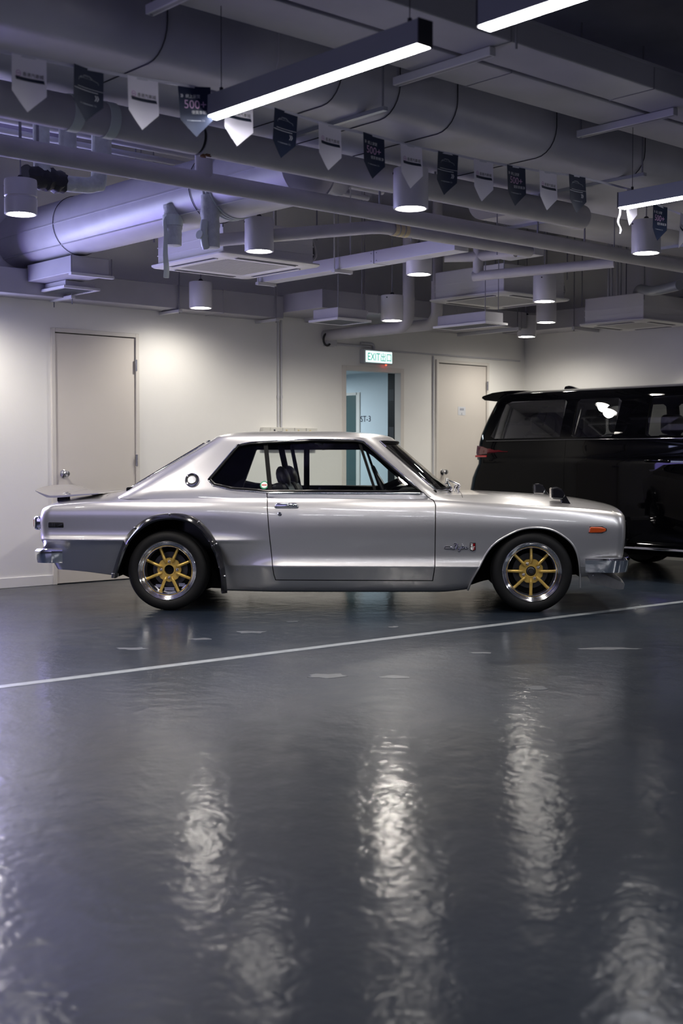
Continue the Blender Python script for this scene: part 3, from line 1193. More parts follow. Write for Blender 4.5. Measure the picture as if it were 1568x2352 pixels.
# wheels
def make_wheel(x, yo, width, sgn, rot, nut_rot, cap):
    r = .283
    s = sgn

    def P(prof):
        return [(a, s * (yo - h)) for a, h in prof]
    dish = [(.2085, .014), (.2095, .004), (.205, .000), (.2005, .003), (.1985, .010), (.1935, .013), (.1905, .015), (.1885, .022), (.1795, .028), (.1775, .036), (.1685, .044), (.166, .060), (.1605, .078), (.158, .092), (.158, width - .02), (.158, width - .005)]
    whl = MB().lathe(P(dish), 64, 'y', (x, 0, r)).build('wheel', 'rim_polish', car, smooth=35)
    ty = [(.199, .016), (.207, .006), (.216, .001), (.232, -.003), (.250, -.002), (.266, .006), (.276, .016), (.281, .028), (.283, .042), (.283, width * .5), (.283, width - .042), (.281, width - .028), (.27, width - .01), (.24, width + .002), (.199, width - .016)]
    MB().lathe(P(ty), 72, 'y', (x, 0, r)).build('tyre', 'tyre_rubber', whl, smooth=35)
    # tread blocks: shallow grooves as thin dark rings
    mbx = MB()
    for h in (.06, .095, .13, .165):
        if h < width - .04:
            mbx.lathe(P([(.2828, h - .004), (.2845, h - .003), (.2845, h + .003), (.2828, h + .004)]), 72, 'y', (x, 0, r))
    mbx.build('tread_ring', 'tyre_rubber', whl)
    # gold centre with eight tube spokes
    dk = .088
    hub = MB()
    ring = []
    prof = []
    for k in range(32):
        a = 2 * PI * k / 32 + math.radians(rot)
        rr = .089 * (1 - .06 * (0.5 + 0.5 * math.cos(8 * (a - math.radians(rot)))))
        prof.append((a, rr))

    def rg(scale, h, circ=None):
        return [(x + (circ or rr * scale) * math.cos(a), s * (yo - h), r + (circ or rr * scale) * math.sin(a)) for a, rr in prof]
    hub.loft([rg(.98, dk + .022), rg(1.0, dk + .006), rg(.97, dk), rg(0, dk, .046), rg(0, dk - .004, .043), rg(0, dk - .004, .035), rg(0, dk + .03, .034)], True, False)
    hub.build('spoke_hub', 'gold', whl, smooth=35)
    for k in range(8):
        a = 2 * PI * k / 8 + math.radians(rot)
        c, q = math.cos(a), math.sin(a)
        pts = [(.056, dk + .004), (.064, dk - .009), (.076, dk - .011), (.095, dk - .008), (.13, dk - .001), (.162, dk + .006)]
        MB().tube([(x + rr * c, s * (yo - h), r + rr * q) for rr, h in pts], [.006, .0095, .0112, .0115, .0112, .0108], 10).build('spoke', 'gold', whl, smooth=60)
    for k in range(4):
        a = PI / 2 * k + math.radians(nut_rot)
        o = (x + .0575 * math.cos(a), 0, r + .0575 * math.sin(a))
        MB().lathe([(.0, s * (yo - dk + .016)), (.006, s * (yo - dk + .015)), (.0085, s * (yo - dk + .010)), (.0085, s * (yo - dk + .002)), (.0115, s * (yo - dk + .001)), (.0115, s * (yo - dk - .006))], 10, 'y', o).build('lug_nut', 'chrome_dull', whl, smooth=40)
    if cap:
        MB().lathe(P([(0, dk - .016), (.014, dk - .016), (.018, dk - .012), (.020, dk), (.030, dk + .004), (.034, dk + .02)]), 20, 'y', (x, 0, r)).build('hub_cap', 'disc_iron', whl, smooth=40)
    else:
        MB().lathe(P([(0, dk + .02), (.033, dk + .02)]), 20, 'y', (x, 0, r)).build('hub_bore', 'cabin_black', whl)
        for q, (aa, ln) in enumerate(((-122, .03), (-92, .036), (-52, .022))):
            a = math.radians(aa)
            MB().box((x + .138 * math.cos(a) - ln, s * (yo - dk - .034), r + .138 * math.sin(a) - .014), (x + .138 * math.cos(a) + ln, s * (yo - dk - .030), r + .138 * math.sin(a) + .010)).build('drum_fin', 'chrome_dull', whl)
    MB().lathe(P([(.0, dk + .04), (.06, dk + .04), (.062, dk + .05), (.125, dk + .05), (.126, dk + .07)]), 40, 'y', (x, 0, r)).build('brake_disc', 'disc_iron', whl, smooth=40)
    MB().lathe(P([(.0, dk + .075), (.157, dk + .075)]), 40, 'y', (x, 0, r)).build('brake_backing', 'cabin_black', whl)


make_wheel(-1.284, .785, .225, -1, 22.5, 0, False)
make_wheel(1.284, .770, .205, -1, 0, 27, True)
make_wheel(-1.284, .785, .225, 1, 10, 0, False)
make_wheel(1.284, .770, .205, 1, 10, 20, True)


# bumpers
def bumper(name, path, prof, m='chrome'):
    P = [Vector((a, b, 0)) for a, b in path]
    rings = []
    for i, p in enumerate(P):
        t = (P[min(i + 1, len(P) - 1)] - P[max(i - 1, 0)]).normalized()
        nrm = Vector((t.y, -t.x, 0))
        rings.append([(p.x + nrm.x * o_, p.y + nrm.y * o_, z) for o_, z in prof])
    return MB().loft(rings, True, True).build(name, m, car, smooth=32)


def sym(half):
    return half + [(a, -b) for a, b in reversed(half[:-1])]


rp = [tuple(p) for p in catmull([(-2.035, -.775), (-2.11, -.795), (-2.18, -.785), (-2.222, -.735), (-2.238, -.60), (-2.245, -.3), (-2.25, 0)], 22)]
fp = [tuple(p) for p in catmull([(1.655, -.755), (1.74, -.775), (1.84, -.785), (1.915, -.745), (1.962, -.62), (2.005, -.3), (2.02, 0)], 22)]
bumper('rear_bumper', list(reversed(sym(rp))), [(-.03, .338), (.006, .336), (.024, .395), (.022, .420), (.010, .434), (-.008, .440), (-.03, .438)])
bumper('front_bumper', sym(fp), [(-.03, .284), (.004, .283), (.018, .335), (.024, .368), (.014, .382), (-.006, .388), (-.03, .386)])
# chin spoiler
rings = []
for k in range(13):
    y = -.70 + 1.4 * k / 12
    bow = .05 * (1 - (y / .7) ** 2)
    rings.append([(x + bow, y, z) for x, z in ((1.675, .278), (1.72, .288), (1.80, .262), (1.93, .203), (1.937, .192), (1.928, .160), (1.90, .158), (1.70, .200))])
lip = MB().loft(rings, True, True).build('chin_spoiler', 'lip_grey', car, smooth=30)
MB().lathe([(0, -.706), (.006, -.705), (.008, -.698)], 10, 'y', (1.715, 0, .255)).build('bolt', 'chrome_dull', lip)
# boot spoiler
rings = []
for k in range(17):
    y = -.66 + 1.32 * k / 16
    e = (abs(y) / .66) ** 3
    q_ = 1 - e
    dx_ = -.03 * q_
    rings.append([(x + dx_ * k2, y, z + .026 * q_ * k2) for x, z, k2 in ((-2.258, .846, 1), (-2.205, .825, .9), (-2.155, .809, .7), (-2.08, .811, .5), (-1.95, .820, .3), (-1.80, .827, .1), (-1.80, .822, .1), (-1.95, .808, .3), (-2.05, .799, .5), (-2.12, .794, .6), (-2.175, .797, .8), (-2.225, .822, .9), (-2.256, .841, 1))])
wing = MB().loft(rings, True, True).build('boot_spoiler', 'car_silver', car, smooth=35)
for y in (-.5, .5):
    MB().box((-2.13, y - .05, .765), (-2.06, y + .05, .803)).build('foot', 'black_trim', wing, bevel=.004)
# rear window top lip
MB().tube([(gx(1.205)[2] + (gx(1.205)[3] - gx(1.205)[2]) * (1 - abs(t) ** 2.2) - .012, gy(1.205) * t, 1.198) for t in [-.9 + 1.8 * k / 20 for k in range(21)]], .012, 8).build('roof_lip', 'chrome_dull', car, smooth=60)

# lamps, badges and door furniture
for y0_, y1_ in ((-.70, -.22), (.22, .70)):
    lampr = MB().rbox((-2.262, y0_, .565), (-2.19, y1_, .665), .02).build('tail_lamp', 'chrome', car, smooth=40)
    MB().rbox((-2.268, y0_ + .02, .585), (-2.255, y1_ - .02, .645), .006).build('lens', 'red_lens', lampr, smooth=40)
grl = MB().box((1.90, -.60, .45), (1.962, .60, .64)).build('grille', 'black_trim', car, bevel=.01)
for y in (-.57, -.37, .37, .57):
    hl = MB().lathe([(0, 1.965), (.05, 1.967), (.068, 1.960)], 24, 'x', (.0, y, .56)).build('headlamp', 'car_glass', grl, smooth=60)
    MB().lathe([(.066, 1.93), (.078, 1.945), (.080, 1.955), (.074, 1.962), (.067, 1.956)], 24, 'x', (-.022 if abs(y) > .5 else 0, y, .56)).build('headlamp_ring', 'chrome', car, smooth=60)
for z in (.49, .53, .57, .61):
    MB().box((1.962, -.30, z - .004), (1.972, .30, z + .004)).build('grille_bar', 'chrome_dull', grl)


def side_y(x, z):
    return -body_w(x, z, z)


ax, az = cs(1371, 1217, -.76)
mbx = MB()
mbx.prism([(ax - .060, az - .018), (ax - .052, az + .016), (ax - .040, az + .020), (ax + .03, az + .019), (ax + .055, az + .010), (ax + .062, az), (ax + .055, az - .010), (ax + .03, az - .018), (ax - .05, az - .020)], side_y(ax, az) - .016, side_y(ax, az) + .01)
am = mbx.build('side_marker', 'amber', car, bevel=.005)
MB().prism([(ax - .066, az - .023), (ax - .058, az + .022), (ax + .035, az + .024), (ax + .066, az + .008), (ax + .066, az - .008), (ax + .035, az - .023)], side_y(ax, az) - .004, side_y(ax, az) + .01).build('lamp_base', 'black_trim', am)
hx, hz = cs(657, 1164, -.80)
hy = side_y(hx, hz)
def stadium(cx_, cz_, hw, hh, lo=-1.0, n_=14):
    pts = []
    for k in range(n_ + 1):
        a = -PI / 2 + PI * k / n_
        pts.append((cx_ + hw - hh + hh * math.cos(a), cz_ + hh * math.sin(a)))
    for k in range(n_ + 1):
        a = PI / 2 + PI * k / n_
        pts.append((cx_ - hw + hh + hh * math.cos(a), cz_ + hh * math.sin(a)))
    return [(a, max(b, cz_ + lo * hh)) for a, b in pts]


MB().prism(stadium(hx, hz, .086, .030), hy - .003, hy + .01).build('handle_recess', 'black_trim', near_door, bevel=.002)
rings = [[(a, hy - d_, b) for a, b in stadium(hx, hz + .004 + dz_, .084 - i_, .026 - i_, -.42)] for i_, d_, dz_ in ((0, .0, 0), (.001, .012, 0), (.005, .020, .001), (.012, .024, .002))]
MB().loft(rings, True, True).build('door_handle', 'chrome', near_door, smooth=50)
lx_, lz_ = cs(642, 1181, -.80)
MB().lathe([(0, side_y(lx_, lz_) - .008), (.010, side_y(lx_, lz_) - .008), (.015, side_y(lx_, lz_) - .003), (.015, side_y(lx_, lz_) + .005)], 18, 'y', (lx_, 0, lz_)).build('door_lock', 'chrome_dull', near_door, smooth=40)
# round emblem on the rear pillar
ex_, ez_ = cs(441, 1103, -.71)
em = MB().lathe([(0, -.010), (.030, -.009), (.032, -.004), (.038, -.002), (.040, -.010), (.046, -.013), (.051, -.010), (.053, .006)], 36, 'y').build('pillar_emblem', 'chrome', car, smooth=30)
em.location = (ex_, -gy(ez_) - .002, ez_)
em.rotation_euler = (math.radians(-24), 0, 0)
MB().lathe([(.031, -.0085), (.0385, -.0085)], 36, 'y').build('emblem_ring', 'black_trim', em)
MB().lathe([(0, -.0112), (.028, -.0110), (.0298, -.0095)], 36, 'y').build('emblem_face', 'chrome_dull', em, smooth=30)

# flowing script badge and small shield on the wing
bx, bz = cs(1020, 1266, -.79)
kx, kz = (cs(1075, 1266, -.79)[0] - bx) / 55.0, (cs(1020, 1246, -.79)[1] - bz) / 20.0
STROKES = [[(20, 8), (12, 11), (4, 11.5), (0, 9), (2, 6.5), (9, 6), (16, 7), (21, 10), (26, 14.5), (27, 18), (24, 19), (21.5, 16.5), (22.5, 13), (25, 9.5), (24, 5.5), (19, 4.5), (14, 6)],
           [(30, 17), (28, 10), (26.5, 5)], [(27.5, 9), (31, 11.5), (29.5, 9), (32, 5.5), (34, 7)],
           [(34.5, 11), (34, 7), (36, 5.5), (38.5, 10.5), (37, 4), (34, 0.5), (32, 1.5), (36, 5), (39, 7)],
           [(39, 7), (41.5, 14), (41, 17), (39.5, 12), (40, 6), (42, 6.5)], [(42.5, 10.5), (42.2, 6.5), (43.5, 6.5)], [(43.2, 13), (43.7, 13.6)],
           [(44.2, 10.5), (44.3, 6), (45.2, 9.5), (47, 10.5), (47.3, 6.5), (48.5, 6.5)], [(48.5, 8), (51.5, 9.5), (50.5, 11), (49, 9), (49.5, 6.3), (52, 6), (54.5, 8.5)]]
sy = side_y(bx + .09, .455)
mbx = MB()
for st in STROKES:
    mbx.tube([(bx + p.x * kx, sy - .006, bz + p.y * kz) for p in catmull(st, len(st) * 4)], .0028, 6)
mbx.build('script_badge', 'chrome', car, smooth=60)
mbx = MB()
for st in STROKES:
    mbx.tube([(bx + p.x * kx + .001, sy - .002, bz + p.y * kz - .002) for p in catmull(st, len(st) * 4)], .0042, 6)
mbx.build('script_backing', 'black_trim', car, smooth=60)
(ga, gb), (gc, gd_) = cs(1079, 1266, -.79), cs(1092, 1247, -.79)
sh = MB().prism([(ga, gb + .008), ((ga + gc) / 2, gb), (gc, gb + .008), (gc, gd_), (ga, gd_)], sy - .008, sy + .004).build('shield_badge', 'black_trim', car, bevel=.001)
MB().prism([(ga + .004, gb + .012), ((ga + gc) / 2, gb + .005), ((ga + gc) / 2, gd_ - .004), (ga + .004, gd_ - .004)], sy - .0095, sy - .007).build('enamel', 'sticker_white', sh)
MB().prism([((ga + gc) / 2, gb + .005), (gc - .004, gb + .012), (gc - .004, gd_ - .004), ((ga + gc) / 2, gd_ - .004)], sy - .0095, sy - .007).build('enamel', 'red_lens', sh)
mbx = MB()
add_text(mbx, 'G', .034, lambda a, b: ((ga + gc) / 2 - .008 + a, sy - .0103, (gb + gd_) / 2 + .011 + b))
mbx.build('lettering', 'black_trim', sh)
mbx = MB()
add_text(mbx, 'T', .032, lambda a, b: ((ga + gc) / 2 + .006 + a, sy - .0103, (gb + gd_) / 2 - .007 + b))
mbx.build('lettering', 'sticker_white', sh)
# barred badge on the rear quarter
qx, qz = cs(127, 1206, -.77)
qy = side_y(qx, qz)
qb = MB().rbox((qx - .055, qy - .008, qz - .019), (qx + .055, qy + .01, qz + .019), .005).build('quarter_badge', 'black_trim', car, smooth=40)
for dx in (-.044, -.032, -.020, -.008):
    MB().box((qx + dx - .003, qy - .011, qz - .013), (qx + dx + .003, qy - .007, qz + .013)).build('badge_bar', 'chrome', qb)
MB().prism([(qx + .006, qz - .010), (qx + .045, qz - .002), (qx + .05, qz + .010), (qx + .03, qz + .004)], qy - .011, qy - .007).build('badge_slash', 'chrome', qb)

# fender mirror
mxx, mzz = 1.40, .862
for sgn in (-1, 1):
    yy = sgn * .60
    mp = [cs(a, b, -.60) for a, b in ((1283, 1124), (1296, 1135), (1303, 1146), (1311, 1160), (1311, 1164), (1286, 1164), (1287, 1151), (1284, 1147))]
    a_ = MB().prism(mp, yy - .022, yy + .022).build('fender_mirror', 'black_gloss', car, bevel=.008)
    hp = [cs(a, b, -.60) for a, b in ((1264, 1119), (1277, 1118), (1288, 1123), (1296, 1134), (1290, 1147), (1265, 1145.5))]
    MB().prism(hp, yy - .065, yy + .065).build('mirror_head', 'black_gloss', a_, bevel=.012)
    gp = [cs(a, b, -.60) for a, b in ((1263.2, 1122), (1264.4, 1122), (1264.8, 1143), (1263.6, 1143))]
    MB().prism(gp, yy - .055, yy + .055).build('mirror_glass', 'chrome', a_)
    fp_ = [cs(a, b, -.60) for a, b in ((1284, 1160), (1312, 1160), (1312, 1166), (1276, 1166))]
    MB().prism(fp_, yy - .035, yy + .035).build('mirror_foot', 'black_gloss', a_, bevel=.004)

# wipers and washer gear on the cowl
for y, top, mid, bot in ((-.35, (1024, 1101), (1035, 1121), (1031, 1133)), (.22, (1027, 1101), (1053, 1114), (1050, 1123))):
    pt_ = [Vector((cs(a, b, y)[0], y, cs(a, b, y)[1])) for a, b in (top, mid, bot)]
    w_ = MB().tube([pt_[1], pt_[0]], [.009, .004], 8).build('wiper', 'chrome', car, smooth=60)
    MB().tube([pt_[0] + Vector((.004, .0, .006)), pt_[0] + Vector((.0, -.10, -.012)), pt_[0] + Vector((-.01, -.18, -.03))], .006, 6).build('blade', 'chrome_dull', w_, smooth=60)
    MB().tube([pt_[1] + Vector((.006, 0, .006)), pt_[1] * .5 + pt_[2] * .5], .013, 12).build('pivot', 'chrome', w_, smooth=40)
    MB().tube([pt_[1] * .5 + pt_[2] * .5, pt_[2]], .012, 12).build('pivot_base', 'black_trim', w_, smooth=40)
for y in (-.30, .28):
    MB().tube([(.79, y, .825), (.785, y, .858), (.80, y, .866)], .008, 8).build('washer_nozzle', 'chrome', car, smooth=60)

# cabin
def seat(y):
    s_ = MB()
    s_.rbox((-.42, y - .25, .36), (.08, y + .25, .50), .05)
    o = s_.build('seat', 'seat_black', car, smooth=40)
    prof = [(-.42, .48), (-.30, .52), (-.38, .70), (-.43, .84), (-.46, .90), (-.56, .90), (-.58, .80), (-.52, .55)]
    MB().prism(prof, y - .24, y + .24).build('backrest', 'seat_black', o, bevel=.03)
    hd = []
    for k in range(9):
        t = -1 + 2 * k / 8
        q = math.sqrt(max(.06, 1 - t * t))
        hd.append([(-.50 + .05 * q * math.cos(a) - .02 * math.sin(a) * q, y + .13 * t, .935 + .085 * q * math.sin(a)) for a in [2 * PI * j / 16 for j in range(16)]])
    MB().loft(hd, True, True).build('headrest', 'seat_black', o, smooth=60)
    for dy in (-.05, .05):
        MB().tube([(-.50, y + dy, .80), (-.505, y + dy, .90)], .007, 6).build('headrest_post', 'chrome_dull', o)


seat(-.34)
seat(.34)
MB().rbox((-1.24, -.60, .40), (-.85, .60, .78), .06).build('rear_bench', 'seat_black', car, smooth=40)
MB().box((-1.60, -.66, .80), (-1.20, .66, .87)).build('parcel_shelf', 'cabin_black', car, bevel=.01)
MB().prism([(.30, .60), (.32, .80), (.38, .845), (.62, .855), (.64, .60)], -.655, .655).build('dashboard', 'cabin_black', car, bevel=.015)
# steering wheel
wl = []
C0 = Vector((.235, -.36, .855))
axd = Vector((.90, 0, .42)).normalized()
e1_, e2_ = Vector((0, 1, 0)), axd.cross(Vector((0, 1, 0))).normalized()
sw = MB().tube([C0 + (e1_ * math.cos(2 * PI * k / 28) + e2_ * math.sin(2 * PI * k / 28)) * .175 for k in range(28)], .014, 8, True, 0, True).build('steering_wheel', 'seat_black', car, smooth=60)
for a in (90, 210, 330):
    v_ = e1_ * math.cos(math.radians(a)) + e2_ * math.sin(math.radians(a))
    MB().tube([C0 + v_ * .02 + axd * .02, C0 + v_ * .17], .009, 6).build('wheel_spoke', 'chrome_dull', sw, smooth=60)
MB().tube([C0 + axd * .01, C0 + axd * .30], [.03, .022], 10).build('column', 'cabin_black', sw, smooth=60)
# roll cage
def cagept(px, py, y):
    x, z = cs(px, py, y)
    return (x, y, z)


CAGE = [[cagept(704, 1020, .55), cagept(704, 1135, .55)], [cagept(644, 1022, .30), cagept(669, 1140, .30)], [cagept(669, 1022, .50), cagept(690, 1130, .52)],
        [(-.28, .56, 1.17), (-.28, .40, 1.205), (-.28, -.40, 1.205), (-.28, -.52, 1.18)], [(-.27, .56, 1.165), (.05, .55, 1.17), (.30, .56, .98), (.46, .58, .84)]]
for c in CAGE:
    MB().tube(catmull(c, 14) if len(c) > 2 else c, .024 if c is not CAGE[2] else .016, 10).build('cage_tube', 'cabin_black', car, smooth=60)
MB().box((-.98, .50, 1.145), (.12, .575, 1.20)).build('roof_rail', 'cabin_black', car)
MB().prism([(-1.3, .80), (-.93, .80), (-.80, 1.16), (-1.0, 1.16)], .55, .61).build('pillar_lining', 'cabin_black', car)
# rear view mirror, door lock button, sticker
MB().rbox((.20, -.10, 1.115), (.225, .12, 1.165), .01).build('interior_mirror', 'seat_black', car, smooth=40)
qq = cs(734, 1121, -.66)
MB().lathe([(.003, .83), (.003, .855), (.008, .858), (.008, .868), (0, .872)], 10, 'z', (qq[0], -.67, 0)).build('lock_button', 'black_trim', car, smooth=40)
sx_, sz_ = cs(607, 1114, -.70)
st = MB().lathe([(0, -.0012), (.030, -.0012), (.030, 0.0)], 28, 'y').build('window_sticker', 'sticker_green', car)
st.location = (sx_, -gy(sz_, .012) - .001, sz_)
st.rotation_euler = (math.radians(-21), 0, 0)
MB().lathe([(0, -.0022), (.022, -.0022), (.022, -.0012)], 28, 'y').build('sticker_disc', 'sticker_white', st)
MB().box((-.018, -.0030, -.004), (.018, -.0022, .004)).build('sticker_bar', 'ink_red', st)
# underside and exhaust
MB().box((-.8, -.55, .17), (.8, .55, .26)).build('underbody', 'cabin_black', car, bevel=.02)

# ------------------------------------------------------------------ ceiling services
def rods(parent, spots, z0, r=.006, m='rod_grey'):
    for x, y in spots:
        MB().cyl((x, y, z0), (x, y, CZ), r, 6).build('hanger_rod', m, parent)


def ring_yz(y0, y1, z0, z1, r, x, seg=6):
    out = []
    for cy, cz, a0 in ((y1 - r, z1 - r, 0), (y0 + r, z1 - r, PI / 2), (y0 + r, z0 + r, PI), (y1 - r, z0 + r, 1.5 * PI)):
        for k in range(seg + 1):
            t = a0 + k / seg * PI / 2
            out.append((x, cy + r * math.cos(t), cz + r * math.sin(t)))
    return out


# long thin sprinkler main
YP = 5.85
zp = (aty(0, 334, YP).z + aty(784, 477, YP).z + aty(1500, 596, YP).z) / 3
mb = MB()
mb.cyl((1.2, YP, zp), (WX - .01, YP, zp), .052, 24)
pm = tag(mb.build('water_pipe', 'pipe_white', smooth=40), 'long slim white painted pipe crossing the hall below the larger pipe', 'pipe')
rods(pm, [(aty(px, 200, YP).x, YP) for px in (45, 85, 872, 1237, 1345)], zp, .007)
xt = aty(468, 420, YP).x
MB().cyl((xt, YP, zp), (xt, YP, zp + .22), .05, 18).build('tee_branch', 'pipe_white', pm, smooth=40)

# thicker pipe above it with an open coupling
YB = 5.43
zb_ = (aty(140, 248, YB).z + aty(280, 282, YB).z + aty(600, 356, YB).z) / 3
xg = aty(452, 330, YB).x
xe = aty(1330, 500, YB).x
mb = MB()
mb.cyl((1.0, YB, zb_), (xg - .01, YB, zb_), .083, 28)
pb = tag(mb.build('drain_pipe', 'pipe_white', smooth=40), 'thick grey-white pipe with a black split joint under the insulated oval duct', 'pipe')
MB().cyl((xg - .012, YB, zb_), (xg + .03, YB, zb_), .072, 24).build('joint_gap', 'wire_black', pb, smooth=40)
MB().cyl((xg + .012, YB, zb_ - .004), (xe, YB, zb_ - .004), .080, 28).build('pipe_run', 'pipe_white', pb, smooth=40)
MB().lathe([(.0, -.02), (.08, -.02), (.084, 0), (.084, .05), (0, .06)], 20, 'x', (xe - .03, YB, zb_ - .004)).build('end_cap', 'pipe_white', pb, smooth=40)
rp_ = aty(492, 352, YB - .08)
mb = MB()
for k in range(9):
    a = -1.1 - k * .06
    x = rp_.x + random.uniform(-.03, .03)
    c, q = math.cos(a) * .0845, math.sin(a) * .0845
    mb.box((x - .012, YB - c * .9 - .0, zb_ + q - .006), (x + .014, YB - c * .9 + .004, zb_ + q + .004))
mb.build('rust_patch', 'rust', pb)
for px, py in ((165, 260), (246, 235)):
    x = aty(px, py, YB).x
    MB().lathe([(.0845, -.028), (.088, -.028), (.088, .028), (.0845, .028)], 24, 'x', (x, YB, zb_)).build('pipe_clip', 'tape_clear', pb, smooth=40)
for px in (100, 640, 1000, 1240):
    x = aty(px, 200, YB).x
    MB().cyl((x, YB, zb_ + .07), (x, YB, zb_ + .094), .008, 6).build('hanger_rod', 'rod_grey', pb)

# big oval insulated duct
OZ = zb_ + .10
dC = MB()
xsC = [1.0, 3.0, 5.0, 7.0, 9.0, WX - .01]
dC.loft([ring_yz(4.66, 5.74, OZ, OZ + .46, .15, x) for x in xsC], True, True)
ovd = tag(dC.build('oval_duct', 'duct_foil', smooth=50), 'big oval insulated air duct running along the hall above the bunting', 'duct')
for px, py in ((384, 100), (640, 200), (785, 220), (918, 260), (1050, 270), (1277, 330), (1480, 380)):
    x = aty(px, py, 4.66).x
    rg_ = ring_yz(4.657, 5.743, OZ - .003, OZ + .463, .152, x)
    MB().tube(rg_, .0028, 5, True, 0, True).build('seam_wire', 'wire_black' if px != 640 else 'duct_foil', ovd)
rods(ovd, [(x, y) for x in (2.2, 4.4, 6.6, 8.8) for y in (4.63, 5.77)], OZ - .01, .006)
for x in (2.2, 4.4, 6.6, 8.8):
    MB().box((x - .015, 4.61, OZ - .02), (x + .015, 5.79, OZ)).build('support_bar', 'steel_grey', ovd)

# flat twin trunking with strut hangers
for k, (y0, y1, lab) in enumerate(((3.86, 4.14, 'wide flat white cable trunking nearest the linear lamps overhead'), (4.17, 4.48, 'wide flat white cable trunking between its twin and the oval duct'))):
    mb = MB()
    mb.box((1.0, y0, 2.985), (WX - .01, y1, 3.105))
    t_ = tag(mb.build('cable_trunking', 'duct_white', bevel=.006), lab, 'trunking')
    for px in (1120, 1450):
        x = aty(px, 150, (y0 + y1) / 2).x
        MB().box((x - .002, y0 - .003, 2.982), (x + .002, y1 + .003, 3.108)).build('joint_seam', 'rod_grey', t_)
    MB().box((1.0, y0 - .012, 3.095), (WX - .01, y0, 3.108)).build('lid_edge', 'duct_white', t_)
for (pa, pb_, lab) in (((918, 187), (1125, 122), 'steel strut under the trunking beyond the brightest linear lamp'), ((1338, 308), (1540, 258), 'steel strut under the trunking above the farther linear lamp'), ((352, 22), (520, -32), 'steel strut under the trunking above the left part of the bunting')):
    x = atz(*pa, 2.96).x
    ya_, yb_ = atz(*pa, 2.96).y, atz(*pb_, 2.96).y
    mb = MB()
    mb.box((x - .021, yb_ - .02, 2.943), (x + .021, ya_ + .03, 2.983))
    s_ = tag(mb.build('strut_channel', 'steel_white', bevel=.003), lab, 'strut')
    MB().box((x - .010, yb_ - .01, 2.9425), (x + .010, ya_ + .02, 2.9445)).build('channel_slot', 'rod_grey', s_)
    rods(s_, [(x, min(yb_ + .01, 3.822)), (x, max(ya_ + .015, 4.50))], 2.94, .006)

# round duct crossing to the wall
eC = atz(300, 487, 2.87)
mb = MB()
rings = []
for y in (5.95, 6.3, 6.9, 7.5, 8.2, 8.9, 9.4, WY - .005):
    rings.append([(eC.x + .222 * math.cos(2 * PI * k / 40), y, 2.87 + .222 * math.sin(2 * PI * k / 40)) for k in range(40)])
mb.loft(rings, True, True)
rd = tag(mb.build('round_duct', 'duct_foil', smooth=50), 'fat round silver-white duct crossing from the oval duct to the wall', 'duct')
mb = MB()
mb.loft([[(eC.x + r_ * math.cos(2 * PI * k / 32), y, z_ + r_ * math.sin(2 * PI * k / 32)) for k in range(32)] for y, z_, r_ in ((5.96, 2.87, .221), (5.88, 2.92, .17), (5.80, 2.98, .14), (5.742, 3.0, .14))], True, True)
mb.build('collar', 'duct_foil', rd, smooth=50)
for px, py in ((128, 520), (440, 440)):
    y = atx(px, py, eC.x - .2).y
    MB().tube([(eC.x + .226 * math.cos(2 * PI * k / 40), y, 2.87 + .226 * math.sin(2 * PI * k / 40)) for k in range(40)], .0026, 5, True, 0, True).build('seam_wire', 'wire_black', rd)
for dy in (0, .035, .07):
    y = atx(470, 440, eC.x - .2).y - dy
    MB().tube([(eC.x + .225 * math.cos(2 * PI * k / 40), y, 2.87 + .225 * math.sin(2 * PI * k / 40)) for k in range(40)], .006, 5, True, 0, True).build('tape_band', 'tape_clear', rd, smooth=60)
MB().box((eC.x - .226, 5.96, 2.855), (eC.x - .218, WY - .01, 2.862)).build('lap_seam', 'duct_foil', rd)
MB().box((eC.x - .16, 5.96, 2.705), (eC.x - .152, WY - .01, 2.711)).build('lap_seam', 'duct_foil', rd)

